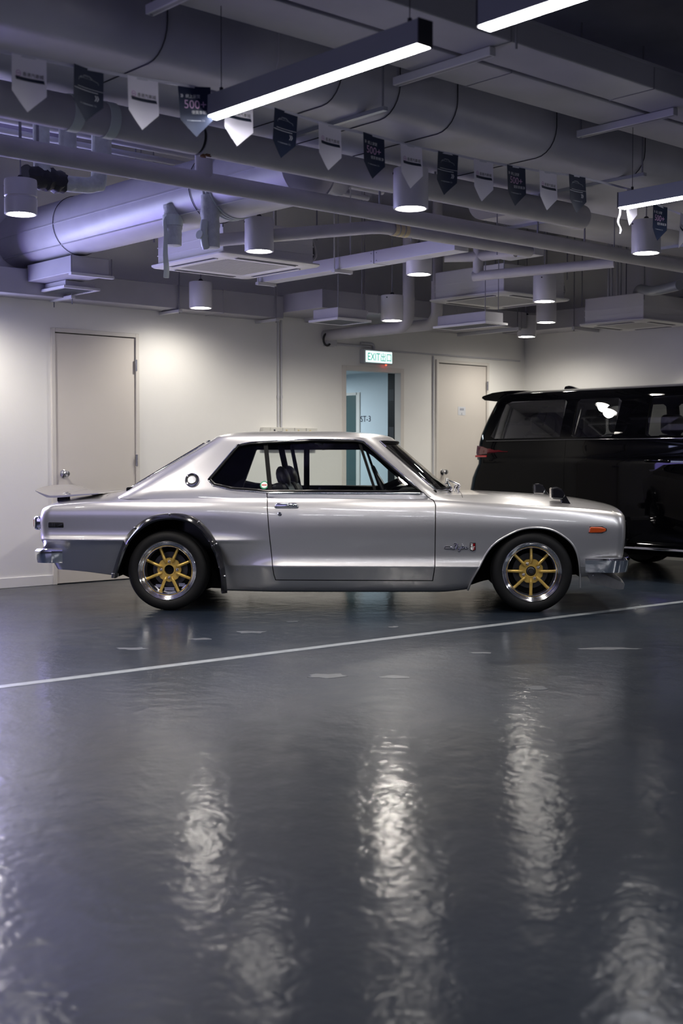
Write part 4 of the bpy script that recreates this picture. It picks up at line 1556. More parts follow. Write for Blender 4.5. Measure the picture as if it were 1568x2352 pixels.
# capped stub pipes under it
for (pa, top, bot, w, nm) in (((397, 0), 497, 570, 42, 'wrapped capped stub pipe with a hanging strip of tape under the round duct'), ((483, 0), 511, 575, 44, 'wrapped stub pipe with a side elbow under the round duct')):
    c = atx(pa[0], bot - 6, eC.x - .165)
    r = .062
    t_ = Vector((c.x, c.y, 2.78))
    mb = MB()
    prof = []
    nn = 14
    for k in range(nn + 1):
        z = c.z + (t_.z - c.z) * k / nn
        prof.append((r + random.uniform(-.004, .004), z))
    mb.lathe([(0, c.z - .004), (r - .01, c.z - .003)] + prof, 20, 'z', (c.x, c.y, 0))
    s_ = mb.build('spigot', 'pipe_wrap', rd, smooth=50)
    s_['label'] = nm
    if w == 42:
        p0 = c + Vector((-.07, -.02, .06))
        pts = [p0 + Vector((.03, 0, .14)), p0 + Vector((-.005, 0, .10)), p0, p0 + Vector((-.003, .002, -.12)), p0 + Vector((.004, 0, -.22)), p0 + Vector((.0, 0, -.285))]
        cp = catmull(pts, 20)
        mb = MB()
        rings = []
        for k, p in enumerate(cp):
            ww = .008 + .014 * min(1, k / 14)
            rings.append([p + Vector((-ww, 0, 0)), p + Vector((0, -.004, 0)), p + Vector((ww, 0, 0)), p + Vector((0, .004, 0))])
        mb.loft(rings)
        mb.build('tape_strip', 'tape_clear', s_, smooth=60)
        MB().lathe([(.066, c.z + .13), (.069, c.z + .13), (.069, c.z + .20), (.066, c.z + .20)], 20, 'z', (c.x, c.y, 0)).build('tape_band', 'tape_clear', s_)
    else:
        MB().tube(catmull([c + Vector((-.06, -.02, .16)), c + Vector((-.075, -.03, .10)), c + Vector((-.07, -.03, .03)), c + Vector((-.05, -.02, -.01))], 12), .025, 10).build('side_elbow', 'tape_clear', s_, smooth=60)
        MB().tube([c + Vector((-.11, -.03, .07)), c + Vector((-.05, -.02, .06))], [.03, .022], 10).build('side_tap', 'tape_clear', s_, smooth=60)

# plenum box at the left wall with grille below
bx0 = atz(165, 625, 2.50)
mb = MB()
mb.box((bx0.x, bx0.y, 2.50), (bx0.x + .33, WY - .30, 2.632))
bx_ = tag(mb.build('plenum_box', 'duct_white', bevel=.005), 'white air plenum box under the round duct above the knob door', 'duct box')
MB().box((bx0.x - .02, bx0.y - .025, 2.478), (bx0.x + .36, bx0.y + .015, 2.499)).build('hanger_bar', 'steel_white', bx_)
for xx in (bx0.x - .01, bx0.x + .345):
    dd_ = abs(xx - eC.x)
    zt = 2.632
    MB().cyl((xx, bx0.y - .01, 2.48), (xx, bx0.y - .01, zt), .005, 6).build('hanger_rod', 'rod_grey', bx_)


def diffuser(name, label, near, right, left, z, hgt, hang=True):
    a, b, c = atz(*near, z), atz(*right, z), atz(*left, z)
    x0_, x1_ = a.x, b.x
    y0_, y1_ = a.y, c.y
    x0_, x1_ = min(x0_, x1_), max(x0_, x1_)
    y0_, y1_ = min(y0_, y1_), min(max(y0_, y1_), WY - .05)
    g = thing(name, label, 'vent', (0, 0, 0))
    MB().box((x0_ + .03, y0_ + .03, z + .02), (x1_ - .03, y1_ - .03, z + hgt)).build('plenum', 'duct_white', g, bevel=.004)
    mb_ = MB()
    mb_.box((x0_, y0_, z), (x1_, y0_ + .03, z + .02))
    mb_.box((x0_, y1_ - .03, z), (x1_, y1_, z + .02))
    mb_.box((x0_, y0_ + .03, z), (x0_ + .03, y1_ - .03, z + .02))
    mb_.box((x1_ - .03, y0_ + .03, z), (x1_, y1_ - .03, z + .02))
    mb_.build('frame', 'steel_white', g, bevel=.002)
    MB().box((x0_ + .03, y0_ + .03, z + .012), (x1_ - .03, y1_ - .03, z + .019)).build('grille_back', 'grille_dark', g)
    n_ = max(5, int((y1_ - y0_ - .06) / .03))
    me_ = MB().box((x0_ + .03, -.002, z + .002), (x1_ - .03, .002, z + .012)).mesh('vane', 'lamp_alu')
    for k in range(n_):
        link('vane', me_, g, (0, y0_ + .04 + (y1_ - y0_ - .08) * k / (n_ - 1), 0))
    if hang:
        rods(g, [(x0_ + .06, y0_ + .06), (x1_ - .06, y0_ + .06)], z + hgt - .01, .004)
    return g


diffuser('air_diffuser', 'white framed dark louvre vent below the plenum box at the left wall', (147, 660), (225, 669.5), (65, 680), 2.43, .066, False)
# strip hangers dangling under it
hb_ = atz(160, 694, 2.36)
mb = MB()
mb.box((hb_.x - .02, hb_.y - .06, 2.385), (hb_.x + .02, hb_.y + .30, 2.412))
sh_ = tag(mb.build('strut_channel', 'steel_white', bevel=.003), 'white strut bracket with two pins hanging below the left louvre vent', 'strut')
for yy in (hb_.y - .04, hb_.y + .26):
    MB().cyl((hb_.x, yy, 2.34), (hb_.x, yy, 2.4285), .005, 6).build('pin', 'rod_grey', sh_)

# wall duct and its wider continuation
dz0, dz1 = 2.40, 2.605
xH = 7.60
mb = MB()
mb.box((WL + .01, WY - .285, dz0), (xH, WY - .001, dz1))
wd = tag(mb.build('wall_duct', 'duct_white', bevel=.004), 'long white box duct hugging the wall above the knob door', 'duct')
for px in (412, 513):
    x = aty(px, 690, WY - .285).x
    MB().box((x - .004, WY - .291, dz0 - .005), (x + .004, WY - .001, dz1 + .005)).build('flange', 'duct_white', wd)
for px, py in ((408, 722), (630, 745)):
    p = aty(px, py - 8, WY - .285)
    MB().box((p.x - .02, WY - .33, dz0 - .035), (p.x + .02, WY - .01, dz0 - .012)).build('support_bar', 'steel_white', wd, bevel=.002)
    MB().cyl((p.x, WY - .31, dz0 - .05), (p.x, WY - .31, CZ), .006, 6).build('hanger_rod', 'rod_grey', wd)
mb = MB()
mb.box((xH + .002, 8.80, dz0 + .055), (10.48, WY - .001, dz1 + .02))
wd2 = tag(mb.build('branch_duct', 'duct_white', bevel=.004), 'wide white box duct stepping out from the wall above the EXIT doorway', 'duct')
for x in (8.3, 9.4, 10.4):
    MB().box((x - .004, 8.794, dz0 + .05), (x + .004, WY - .001, dz1 + .025)).build('flange', 'duct_white', wd2)
rods(wd2, [(xH + .5, 8.77), (9.0, 8.77), (10.3, 8.77)], dz0 + .01, .006)
for x in (xH + .5, 9.0, 10.3):
    MB().box((x - .02, 8.74, dz0 + .02), (x + .02, WY - .02, dz0 + .055)).build('support_bar', 'steel_white', wd2)
diffuser('air_diffuser', 'small dark louvre vent hanging below the box duct left of the EXIT sign', (775, 733), (832, 743), (738, 744), 2.28, .11)
diffuser('air_diffuser', 'small dark louvre vent hanging above the cream door with the notice', (1115, 742), (1160, 748), (1068, 762), 2.25, .11)

# twin insulated elbow pipes into the wall
for (pv, pyb, x2, lab) in ((938, 750, 800, 'thick insulated elbow pipe dropping to the wall left of its twin'), (1003, 744, 838, 'thick insulated elbow pipe dropping to the wall right of its twin')):
    c = aty(pv, pyb, 8.45)
    r = .056
    b_ = .13
    path = [(c.x, 8.45, 3.2), (c.x, 8.45, c.z + b_)]
    for k in range(1, 8):
        t = k / 8 * PI / 2
        path.append((c.x, 8.45 + b_ * (1 - math.cos(t)), c.z + b_ * (1 - math.sin(t))))
    path += [(c.x, 8.45 + b_, c.z), (c.x, WY - .002, c.z)]
    mb = MB()
    mb.tube(path, r, 20)
    e_ = tag(mb.build('elbow_pipe', 'pipe_white', smooth=50), lab, 'pipe')
    MB().tube([(c.x, 8.45, 3.14), (c.x, 8.45, CZ)], r * .9, 16).build('riser', 'pipe_white', e_, smooth=40)

# violet-lit trunking crossing towards the wall
t0 = atz(700, 631.5, 2.60)
mb = MB()
mb.box((t0.x, 6.40, 2.60), (t0.x + .15, 8.75, 2.70))
tk = tag(mb.build('cable_trunking', 'steel_white', bevel=.003), 'white cable trunking crossing between the two ceiling air conditioners', 'trunking')
for px in (858,):
    y = atx(px, 590, t0.x).y
    MB().box((t0.x - .003, y - .002, 2.598), (t0.x + .153, y + .002, 2.702)).build('joint_seam', 'rod_grey', tk)
    for dy in (-.03, .03):
        for dz in (.02, .08):
            MB().lathe([(0, -.004), (.004, -.003), (.005, .001)], 8, 'x', (t0.x, y + dy, 2.60 + dz)).build('screw', 'rod_grey', tk)
for px in (775, 600):
    y = atx(px, 600, t0.x).y
    MB().box((t0.x - .05, y - .02, 2.575), (t0.x + .148, y + .02, 2.599)).build('support_bar', 'steel_white', tk)
    rods(tk, [(t0.x - .035, y), (t0.x + .14, y)], 2.57, .006, 'steel_white')


# ceiling cassettes
def cassette(label, x0_, y0_, s_, z):
    g = thing('air_conditioner', label, 'air conditioner', (x0_, y0_, z))
    m_ = .05
    mb_ = MB()
    # frame with slots: outer ring panel
    o_, i_ = s_, .17
    prof = [(0, 0.022), (0.0, .012), (.012, .002), (i_ - .01, 0.0), (i_, .004), (i_, .02)]
    rings = []
    for ins, zz in prof:
        a, b = ins, o_ - ins
        rg_ = []
        rr = max(.012, .05 - ins * .15)
        for cx_, cy_, a0 in ((b - rr, b - rr, 0), (a + rr, b - rr, PI / 2), (a + rr, a + rr, PI), (b - rr, a + rr, 1.5 * PI)):
            for k in range(5):
                t = a0 + k / 4 * PI / 2
                rg_.append((cx_ + rr * math.cos(t), cy_ + rr * math.sin(t), zz))
        rings.append(rg_)
    mb_.loft(rings, True, False)
    mb_.build('panel', 'ac_white', g, smooth=40)
    MB().box((i_ + .004, i_ + .004, .006), (o_ - i_ - .004, o_ - i_ - .004, .018)).build('intake_grille', 'ac_white', g)
    me_ = MB().box((i_ + .01, -.0025, .0025), (o_ - i_ - .01, .0025, .006)).mesh('grille_rib', 'ac_white')
    for k in range(24):
        link('grille_rib', me_, g, (0, i_ + .02 + (o_ - 2 * i_ - .04) * k / 23, 0))
    sl = .06
    for k, (ax0, ay0, ax1, ay1) in enumerate(((i_ + .02, sl, o_ - i_ - .02, sl + .045), (i_ + .02, o_ - sl - .045, o_ - i_ - .02, o_ - sl), (sl, i_ + .02, sl + .045, o_ - i_ - .02), (o_ - sl - .045, i_ + .02, o_ - sl, o_ - i_ - .02))):
        MB().box((ax0, ay0, -.0015), (ax1, ay1, .004)).build('air_slot', 'grille_dark', g)
        if k < 2:
            MB().box((ax0, ay0 + .030, -.006), (ax1, ay0 + .043, -.002)).build('flap', 'ac_white', g)
        else:
            MB().box((ax0 + .030, ay0, -.006), (ax0 + .043, ay1, -.002)).build('flap', 'ac_white', g)
    MB().box((m_, m_, .022), (o_ - m_, o_ - m_, .275)).build('body', 'ac_white', g, bevel=.008)
    for zz in (.09, .15):
        MB().box((m_ - .003, m_ - .003, zz), (o_ - m_ + .003, o_ - m_ + .003, zz + .008)).build('casing_rib', 'ac_white', g)
    for cx_, cy_ in ((m_, m_), (o_ - m_, m_), (m_, o_ - m_), (o_ - m_, o_ - m_)):
        MB().cyl((cx_ - .02 * (1 if cx_ < .4 else -1), cy_ - .02 * (1 if cy_ < .4 else -1), .2), (cx_ - .02 * (1 if cx_ < .4 else -1), cy_ - .02 * (1 if cy_ < .4 else -1), CZ - z), .006, 6).build('hanger_rod', 'rod_grey', g)
    px0 = o_ - m_
    for k in range(3):
        MB().tube(catmull([(px0 - .02, m_ + .10 + .03 * k, .24), (px0 + .04, m_ + .06 + .03 * k, .22), (px0 + .06, m_ + .04 + .03 * k, .10), (px0 + .02, m_ + .05 + .03 * k, .05)], 12), .010, 8).build('pipe_loop', 'grille_dark' if k else 'pipe_white', g, smooth=60)
    return g


c1 = atz(525, 580, 2.54)
cassette('large square ceiling air conditioner hanging behind the round duct', c1.x, c1.y + .08, .95, 2.54)
c2 = atz(1180, 675, 2.54)
cassette('square ceiling air conditioner hanging beyond the white crossing trunking', c2.x - .13, c2.y, .95, 2.54)
c3 = atz(1480, 735, 2.40)
cassette('square ceiling air conditioner hanging near the wall behind the black van', min(c3.x, WX - 1.15), c3.y, .80, 2.40)


# odd pipes
def pipe_thing(name, label, path, r, m='pipe_white', smooth_n=None, hang=None):
    mb_ = MB()
    mb_.tube(catmull(path, smooth_n) if smooth_n else path, r, 16)
    o = tag(mb_.build(name, m, smooth=50), label, 'pipe')
    if hang:
        rods(o, hang, min(p[2] for p in path), .005)
    return o


# white pipe behind the near cassette, bending along under the slim main
lz = 2.66
la, lb = aty(505, 551, 7.17), atz(868, 521, lz)
lx = (la.x + lb.x) / 2
le = atz(905, 527, lz)
pl = pipe_thing('water_pipe', 'white pipe with yellow taped joint turning below the slim main', [(la.x, la.y, la.z), (lb.x - .02, lb.y + .05, lz), (lb.x + .03, lb.y, lz), (lb.x + .15, lb.y - .02, lz), (atz(1250, 572, lz).x, lb.y - .02, lz)], .045, hang=[(lb.x + .3, lb.y - .02), (lb.x + 1.2, lb.y - .02)])
for k, dx in enumerate((.0, .05, .10)):
    MB().lathe([(.047, -.018), (.050, -.016), (.050, .016), (.047, .018)], 18, 'x', (lb.x + .13 + dx, lb.y - .02, lz)).build('tape_band', 'tape_yellow', pl, smooth=40)
# stepped white pipe at the far cassette
k0, k1 = atz(1020, 596, 2.70), atz(1120, 580, 2.70)
k2, k3 = atz(1086, 635, 2.56), atz(1410, 603, 2.60)
kp = pipe_thing('water_pipe', 'white sloping pipe with a riser running past the far air conditioner', [(k2.x, k2.y, 2.56), (k3.x, k3.y, 2.60)], .040, hang=None)
v0 = atz(1098, 634, 2.562)
MB().cyl((v0.x, v0.y, 2.562), (v0.x, v0.y, 2.80), .044, 16).build('riser', 'pipe_white', kp, smooth=40)
MB().tube([(k0.x, k0.y, 2.72), (v0.x, v0.y, 2.72), (v0.x + .05, v0.y - .35, 2.72)], .042, 14).build('upper_run', 'pipe_white', kp, smooth=50)
MB().cyl((k3.x, k3.y, 2.60), (k3.x, k3.y, CZ), .005, 6).build('hanger_rod', 'rod_grey', kp)
# grey trunking under it
q0, q1 = atz(1150, 596, 2.74), atz(1226, 584, 2.74)
mb = MB()
mb.box((q0.x, q1.y, 2.74), (q0.x + .12, q0.y, 2.80))
qt = tag(mb.build('strut_channel', 'steel_white', bevel=.003), 'short white strut tray over the white sloping pipe', 'strut')
for yy in (q0.y - .02, q1.y + .02):
    MB().cyl((q0.x + .06, yy, 2.78), (q0.x + .06, yy, 2.979 if 6.35 < yy < 7.0 else CZ), .005, 6).build('hanger_rod', 'rod_grey', qt)
# right wall duct, conduits and dark pipe
mb = MB()
mb.box((WX - .40, 3.0, 2.50), (WX - .001, WY - .001, 2.70))
rw = tag(mb.build('wall_duct', 'duct_white', bevel=.004), 'white box duct along the wall behind the black van', 'duct')
for y in (8.6, 7.7, 6.6):
    MB().box((WX - .44, y - .02, 2.465), (WX - .01, y + .02, 2.499)).build('support_bar', 'steel_white', rw)
    MB().cyl((WX - .425, y, 2.45), (WX - .425, y, CZ), .006, 6).build('hanger_rod', 'rod_grey', rw)
for px, lab in ((1397, 'first'), (1404, 'second'), (1417, 'third'), (1424, 'fourth')):
    p = atx(px, 690, WX - .46)
    mb = MB()
    mb.cyl((p.x, p.y, 2.52), (p.x, p.y, CZ), .013, 8)
    tag(mb.build('conduit', 'steel_white', smooth=40), 'upright white conduit, %s of four counted from the noticed door' % lab, 'conduit', 'conduit cluster by the far wall duct')
pipe_thing('drain_pipe', 'dark grey lagged pipe curling down onto the air conditioner behind the van', [tuple(atz(1560, 655, 2.62)), tuple(atz(1500, 668, 2.62)), tuple(atz(1470, 664, 2.72)), tuple(atz(1462, 676, 2.76))], .045, 'lamp_alu', 30)
# second big duct behind on the right, above the slim main
mb = MB()
mb.loft([ring_yz(6.35, 7.0, 2.98, 3.36, .16, x) for x in (7.6, 9.0, WX - .01)], True, True)
d2 = tag(mb.build('oval_duct', 'duct_foil', smooth=50), 'second oval insulated duct high behind the slim white pipe', 'duct')
rods(d2, [(x, y) for x in (8.0, 9.8) for y in (6.33, 7.02)], 2.97, .006)
for x in (8.0, 9.8):
    MB().box((x - .015, 6.31, 2.955), (x + .015, 7.04, 2.98)).build('support_bar', 'steel_grey', d2)
# clutter at the upper left: lagged bends with torn black insulation
u0 = atz(150, 420, 2.78)
lag = pipe_thing('lagged_pipe', 'grey lagged pipe bend with a ragged torn black foam sleeve', [(u0.x - .16, u0.y, 3.35), (u0.x - .16, u0.y, 2.88), (u0.x - .14, u0.y, 2.81), (u0.x - .06, u0.y, 2.78), (u0.x + .08, u0.y, 2.78), (u0.x + .2, u0.y, 2.80), (u0.x + .24, u0.y, 2.88), (u0.x + .24, u0.y, CZ)], .05, 'pipe_wrap', 40)
tb = aty(101, 416, u0.y)
mb = MB()
n_ = 22
rings = []
for k in range(15):
    x = tb.x - .13 + .26 * k / 14
    j = .012 * math.sin(k * 2.1) + random.uniform(-.010, .010)
    rings.append([(x + random.uniform(-.006, .006), u0.y - .0 + (.064 + random.uniform(-.005, .006)) * math.cos(2 * PI * q / n_), 2.78 + j * .4 + (.066 + random.uniform(-.004, .008)) * math.sin(2 * PI * q / n_)) for q in range(n_)])
mb.loft(rings, True, True)
mb.build('torn_sleeve', 'wire_black', lag, smooth=30)
for k, (px, py, r, lab) in enumerate(((20, 275, .03, 'highest violet-lit conduit under the slab at the upper left'), (60, 300, .022, 'middle violet-lit conduit under the slab at the upper left'), (120, 318, .022, 'lowest violet-lit conduit under the slab at the upper left'))):
    p = atz(px, py, 3.35)
    mb = MB()
    mb.cyl((1.2, p.y, 3.35 - k * .03), (7.5, p.y, 3.35 - k * .03), r, 10)
    c_ = tag(mb.build('conduit', 'steel_white', smooth=40), lab, 'conduit')
    rods(c_, [(3.2, p.y), (5.2, p.y)], 3.35 - k * .03, .005)
p = atz(290, 300, 3.2)
pipe_thing('flexible_duct', 'short pale flexible duct branch seen between the two long pipes', [tuple(atz(640, 392, 3.0)), tuple(atz(665, 383, 3.02)), tuple(atz(700, 385, 3.0)), tuple(atz(780, 410, 2.98))], .12, 'duct_foil', 24, hang=[tuple(atz(650, 380, 3.03))[:2]])
for px, py, lab in ((155, 300, 'left'), (236, 316, 'right')):
    a = atz(px, py, 3.0)
    pipe_thing('lagged_pipe', 'grey lagged riser pipe %s' % ('behind the pale clip of the thick pipe' if lab == 'left' else 'standing next to another riser under the slab'), [(a.x, a.y, 2.80), (a.x, a.y, CZ)], .052, 'pipe_wrap')

# ------------------------------------------------------------------ cylinder downlights
H_ = .225
hous = MB().lathe([(0, H_), (.097, H_), (.1, H_ - .004), (.1, .004), (.098, 0), (.088, 0), (.086, .006), (.078, .016)], 40, 'z').mesh('housing', 'downlight_white', 40)
hous2 = MB().lathe([(0, .20), (.092, .20), (.094, .19), (.094, .105), (.088, .100), (.088, .095), (.094, .09), (.094, .004), (.092, 0), (.084, 0), (.080, .006), (.074, .014)], 40, 'z').mesh('housing', 'downlight_white', 40)
lens = MB().lathe([(0, .010), (.079, .010)], 32, 'z').mesh('lens', 'downlight_lens')
capm = MB().lathe([(0, .03), (.012, .028), (.02, .015), (.03, 0), (.03, -.004)], 14, 'z').mesh('cap', 'wire_black', 40)
screw = MB().lathe([(.0, -.104), (.006, -.104), (.006, -.098)], 8, 'y').mesh('screw', 'wire_black')
DL = [((48, 493), 2.50, 'two-tier white downlight hanging beside the torn black foam sleeve', 180), ((595, 578), 2.50, 'white cylinder downlight hanging just before the nearest air conditioner', 190),
      ((943, 480), 2.50, 'biggest white cylinder downlight, partly behind a white pennant', 138), ((962, 631), 2.50, 'white cylinder downlight in front of the crossing cable trunking', 210),
      ((461, 708), 2.38, 'white cylinder downlight before the long wall duct, beside the knob door', 44), ((900, 737), 2.305, 'white cylinder downlight touching the view of the elbow pipes over the EXIT sign', 130),
      ((1483, 582), 2.50, 'white cylinder downlight half behind a navy pennant', 138), ((1250, 693), 2.45, 'white cylinder downlight directly under the edge of the far air conditioner', 150),
      ((1254, 741), 2.43, 'white cylinder downlight lower behind the far air conditioner', 138), ((1209, 774), 2.38, 'lowest white cylinder downlight beside the small vent over the noticed door', 60)]
for i, ((px, py), z, lab, pw) in enumerate(DL):
    p = atz(px, py, z)
    g = thing('downlight', lab, 'lamp', p, random.uniform(0, 6), 'cylinder downlights')
    link('housing', hous2 if i == 0 else hous, g)
    ls = link('lens', lens, g)
    link('cap', capm, g, (0, 0, H_ if i else .2))
    link('screw', screw, g, (0, 0, .2 if i else .17))
    zt = OZ - .001 if i in (2, 6) else CZ
    MB().cyl((0, 0, .2), (0, 0, zt - z), .0045, 6).build('suspension_rod', 'rod_grey', g)
    sp = spot_light('beam', (0, 0, -.002), pw, WARM, 130 if i not in (4, 5, 9) else 168, .9 if i not in (4, 5, 9) else .7)
    sp.parent = g

# ------------------------------------------------------------------ linear lamps
def linear_lamp(label, x, y0, y1, z=2.53):
    g = thing('linear_lamp', label, 'lamp', (x, y0, z), 0, 'linear lamps')
    L_ = y1 - y0
    MB().box((-.034, 0.006, 0.004), (.034, L_ - .006, .09)).build('housing', 'lamp_alu', g, bevel=.002)
    for yy in (0, L_ - .006):
        MB().box((-.035, yy, 0), (.035, yy + .006, .091)).build('end_cap', 'lamp_cap', g)
    MB().box((-.029, .008, -.002), (.029, L_ - .008, .004)).build('diffuser', 'lamp_diffuser', g)
    for yy in (.08, L_ - .08):
        zt = 2.984 if 3.86 < y0 + yy < 4.48 else CZ
        MB().cyl((0, yy, .09), (0, yy, zt - z), .0018, 6).build('suspension_wire', 'wire_black', g)
        MB().cyl((0, yy, .09), (0, yy, .115), .008, 8).build('wire_grip', 'lamp_cap', g)
    return g


linear_lamp('brightest suspended linear lamp touching the bunting with its end', 3.215, 3.165, 4.452)
linear_lamp('suspended linear lamp in line beyond the dark end cap of the first', 3.24, 1.67, 2.92)
lr = linear_lamp('suspended linear lamp with a white ribbon dangling from its end', 6.15, 3.21, 4.462)
e_ = (6.115, 4.44, 2.535)
rb = catmull([(e_[0], e_[1], e_[2]), (e_[0] + .012, e_[1] + .01, e_[2] - .04), (e_[0] - .006, e_[1] + .01, e_[2] - .085), (e_[0] + .014, e_[1] + .005, e_[2] - .125), (e_[0] + .0, e_[1], e_[2] - .155)], 24)
mb = MB()
rings = []
for k, q in enumerate(rb):
    ww = .009 if k < 20 else .007
    rings.append([q + Vector((-ww, 0, 0)), q + Vector((0, -.0015, 0)), q + Vector((ww, 0, 0)), q + Vector((0, .0015, 0))])
mb.loft(rings)
tag(mb.build('ribbon_tail', 'ribbon', smooth=60), 'curly white ribbon tail dangling from the end of a linear lamp', 'ribbon')

# ------------------------------------------------------------------ bunting
YF_ = 4.44
bun = thing('pennant_bunting', 'string of white and navy printed pennants slung below the oval duct', 'bunting', (0, 0, 0))
FW_, FS, FT = .146, .138, .205


def bend(x, z, amp):
    return amp * math.cos(x / FW_ * PI) * (.3 - z / FT) - .004


def flag_mesh(m_, amp):
    mb_ = MB()
    nx, nz = 8, 8
    vs_, fs_ = [], []
    for j in range(nz + 1):
        t = j / nz
        for i in range(nx + 1):
            s_ = -1 + 2 * i / nx
            zb2 = -FS - (FT - FS) * (1 - abs(s_))
            x = s_ * FW_ / 2
            vs_.append((x, bend(x, zb2 * t, amp), zb2 * t))
    k = len(vs_)
    vs_ += [(a, b + .0012, c) for a, b, c in vs_]
    for j in range(nz):
        for i in range(nx):
            a = j * (nx + 1) + i
            fs_ += [(a, a + 1, a + nx + 2, a + nx + 1), (a + k, a + nx + 1 + k, a + nx + 2 + k, a + 1 + k)]
    mb_.add(vs_, fs_)
    return mb_.mesh('pennant', m_, 60)


def put(amp, ox, oz, rot=0.0, off=.0012):
    c_, s_ = math.cos(rot), math.sin(rot)

    def fn(x, y):
        a, b = ox + x * c_ - y * s_, oz + x * s_ + y * c_
        return (a, bend(a, b, amp) - off, b)
    return fn


def quad(mb_, fn, x0_, y0_, x1_, y1_, sk=0.0, mi=0):
    n_ = 6
    pts = []
    for k in range(n_ + 1):
        x = x0_ + (x1_ - x0_) * k / n_
        pts.append(fn(x + sk, y0_))
    for k in range(n_ + 1):
        x = x0_ + (x1_ - x0_) * k / n_
        pts.append(fn(x, y1_))
    mb_.add(pts, [(k, k + 1, n_ + 2 + k, n_ + 1 + k) for k in range(n_)], mi)


AMP = .012


def print_white():
    out = []
    m1 = MB()
    fn = put(AMP, 0, -.085)
    quad(m1, fn, -.058, -.007, .062, .006, .004)
    out.append(('print_bar', m1.mesh('print_bar', 'ink_navy')))
    m1 = MB()
    add_text(m1, '香港汽車城', .03, put(AMP, .018, -.067), width=.086)
    out.append(('lettering', m1.mesh('lettering', 'ink_black')))
    m1 = MB()
    cxx, czz = -.044, -.068
    f2 = put(AMP, cxx, czz)
    n_ = 20
    m1.add([f2(.0115 * math.cos(2 * PI * k / n_), .0115 * math.sin(2 * PI * k / n_)) for k in range(n_)] + [f2(.0085 * math.cos(2 * PI * k / n_), .0085 * math.sin(2 * PI * k / n_)) for k in range(n_)], [(k, (k + 1) % n_, n_ + (k + 1) % n_, n_ + k) for k in range(n_)])
    quad(m1, f2, -.006, -.002, .006, .002)
    m1.add([f2(-.006, -.010), f2(.006, -.010), f2(0, -.019)], [(0, 1, 2)])
    out.append(('round_logo', m1.mesh('round_logo', 'ink_pink')))
    return out


def chevrons(m_, fn, s_):
    for dx in (0, s_ * .8):
        m_.add([fn(dx, s_), fn(dx + s_ * .4, s_), fn(dx + s_ * .95, 0), fn(dx + s_ * .4, -s_), fn(dx, -s_), fn(dx + s_ * .5, 0)], [(0, 1, 2, 5), (5, 2, 3, 4)])


def print_500():
    out = []
    m1 = MB()
    chevrons(m1, put(AMP, -.064, -.040), .007)
    add_text(m1, '網上瀏覽', .02, put(AMP, -.008, -.040), width=.066)
    out.append(('lettering', m1.mesh('lettering', 'ink_white')))
    m1 = MB()
    add_text(m1, '優質車輛', .02, put(AMP, .016, -.105), width=.066)
    chevrons(m1, put(AMP, .053, -.105), .007)
    out.append(('lettering', m1.mesh('lettering', 'ink_white')))
    m1 = MB()
    add_text(m1, '500+', .04, put(AMP, .0, -.073), width=.098)
    out.append(('big_number', m1.mesh('big_number', 'ink_pink')))
    m1 = MB()
    add_text(m1, 'www.          .hk', .012, put(AMP, .0, -.138), width=.082)
    quad(m1, put(AMP, 0, -.138), -.022, -.003, .024, .001)
    out.append(('address_line', m1.mesh('address_line', 'ink_grey')))
    return out


def ribbon_line(m_, fn, pts, w):
    for (a, b), (c, d_) in zip(pts, pts[1:]):
        v_ = Vector((c - a, d_ - b)).normalized()
        n2 = Vector((-v_.y, v_.x)) * w
        m_.add([fn(a + n2.x, b + n2.y), fn(a - n2.x, b - n2.y), fn(c - n2.x, d_ - n2.y), fn(c + n2.x, d_ + n2.y)], [(0, 1, 2, 3)])


def print_car():
    out = []
    m1 = MB()
    fn = put(AMP, 0, -.050)
    ribbon_line(m1, fn, [(-.048, -.004), (-.045, .006), (-.030, .008), (-.022, .020), (.006, .020), (.024, .009), (.046, .004), (.050, -.004)], .0012)
    ribbon_line(m1, fn, [(-.026, .009), (-.018, .017), (-.004, .017), (-.004, .009), (-.026, .009)], .0008)
    ribbon_line(m1, fn, [(.0, .017), (.008, .016), (.018, .009), (.0, .009)], .0007)
    m1.add([fn(-.046, .006), fn(-.036, .007), (fn(-.030, .016)), fn(-.040, .012)], [(0, 1, 2, 3)])
    out.append(('car_outline', m1.mesh('car_outline', 'ink_grey')))
    m1 = MB()
    quad(m1, put(AMP, 0, -.083), -.052, .004, .072, .006)
    quad(m1, put(AMP, 0, -.083), -.072, -.006, .048, -.003)
    chevrons(m1, put(AMP, .034, -.108), .011)
    out.append(('print_lines', m1.mesh('print_lines', 'ink_white')))
    m1 = MB()
    add_text(m1, 'www.          .hk', .012, put(AMP, .004, -.138), width=.082)
    quad(m1, put(AMP, 0.004, -.138), -.022, -.003, .024, .001)
    out.append(('address_line', m1.mesh('address_line', 'ink_grey')))
    return out


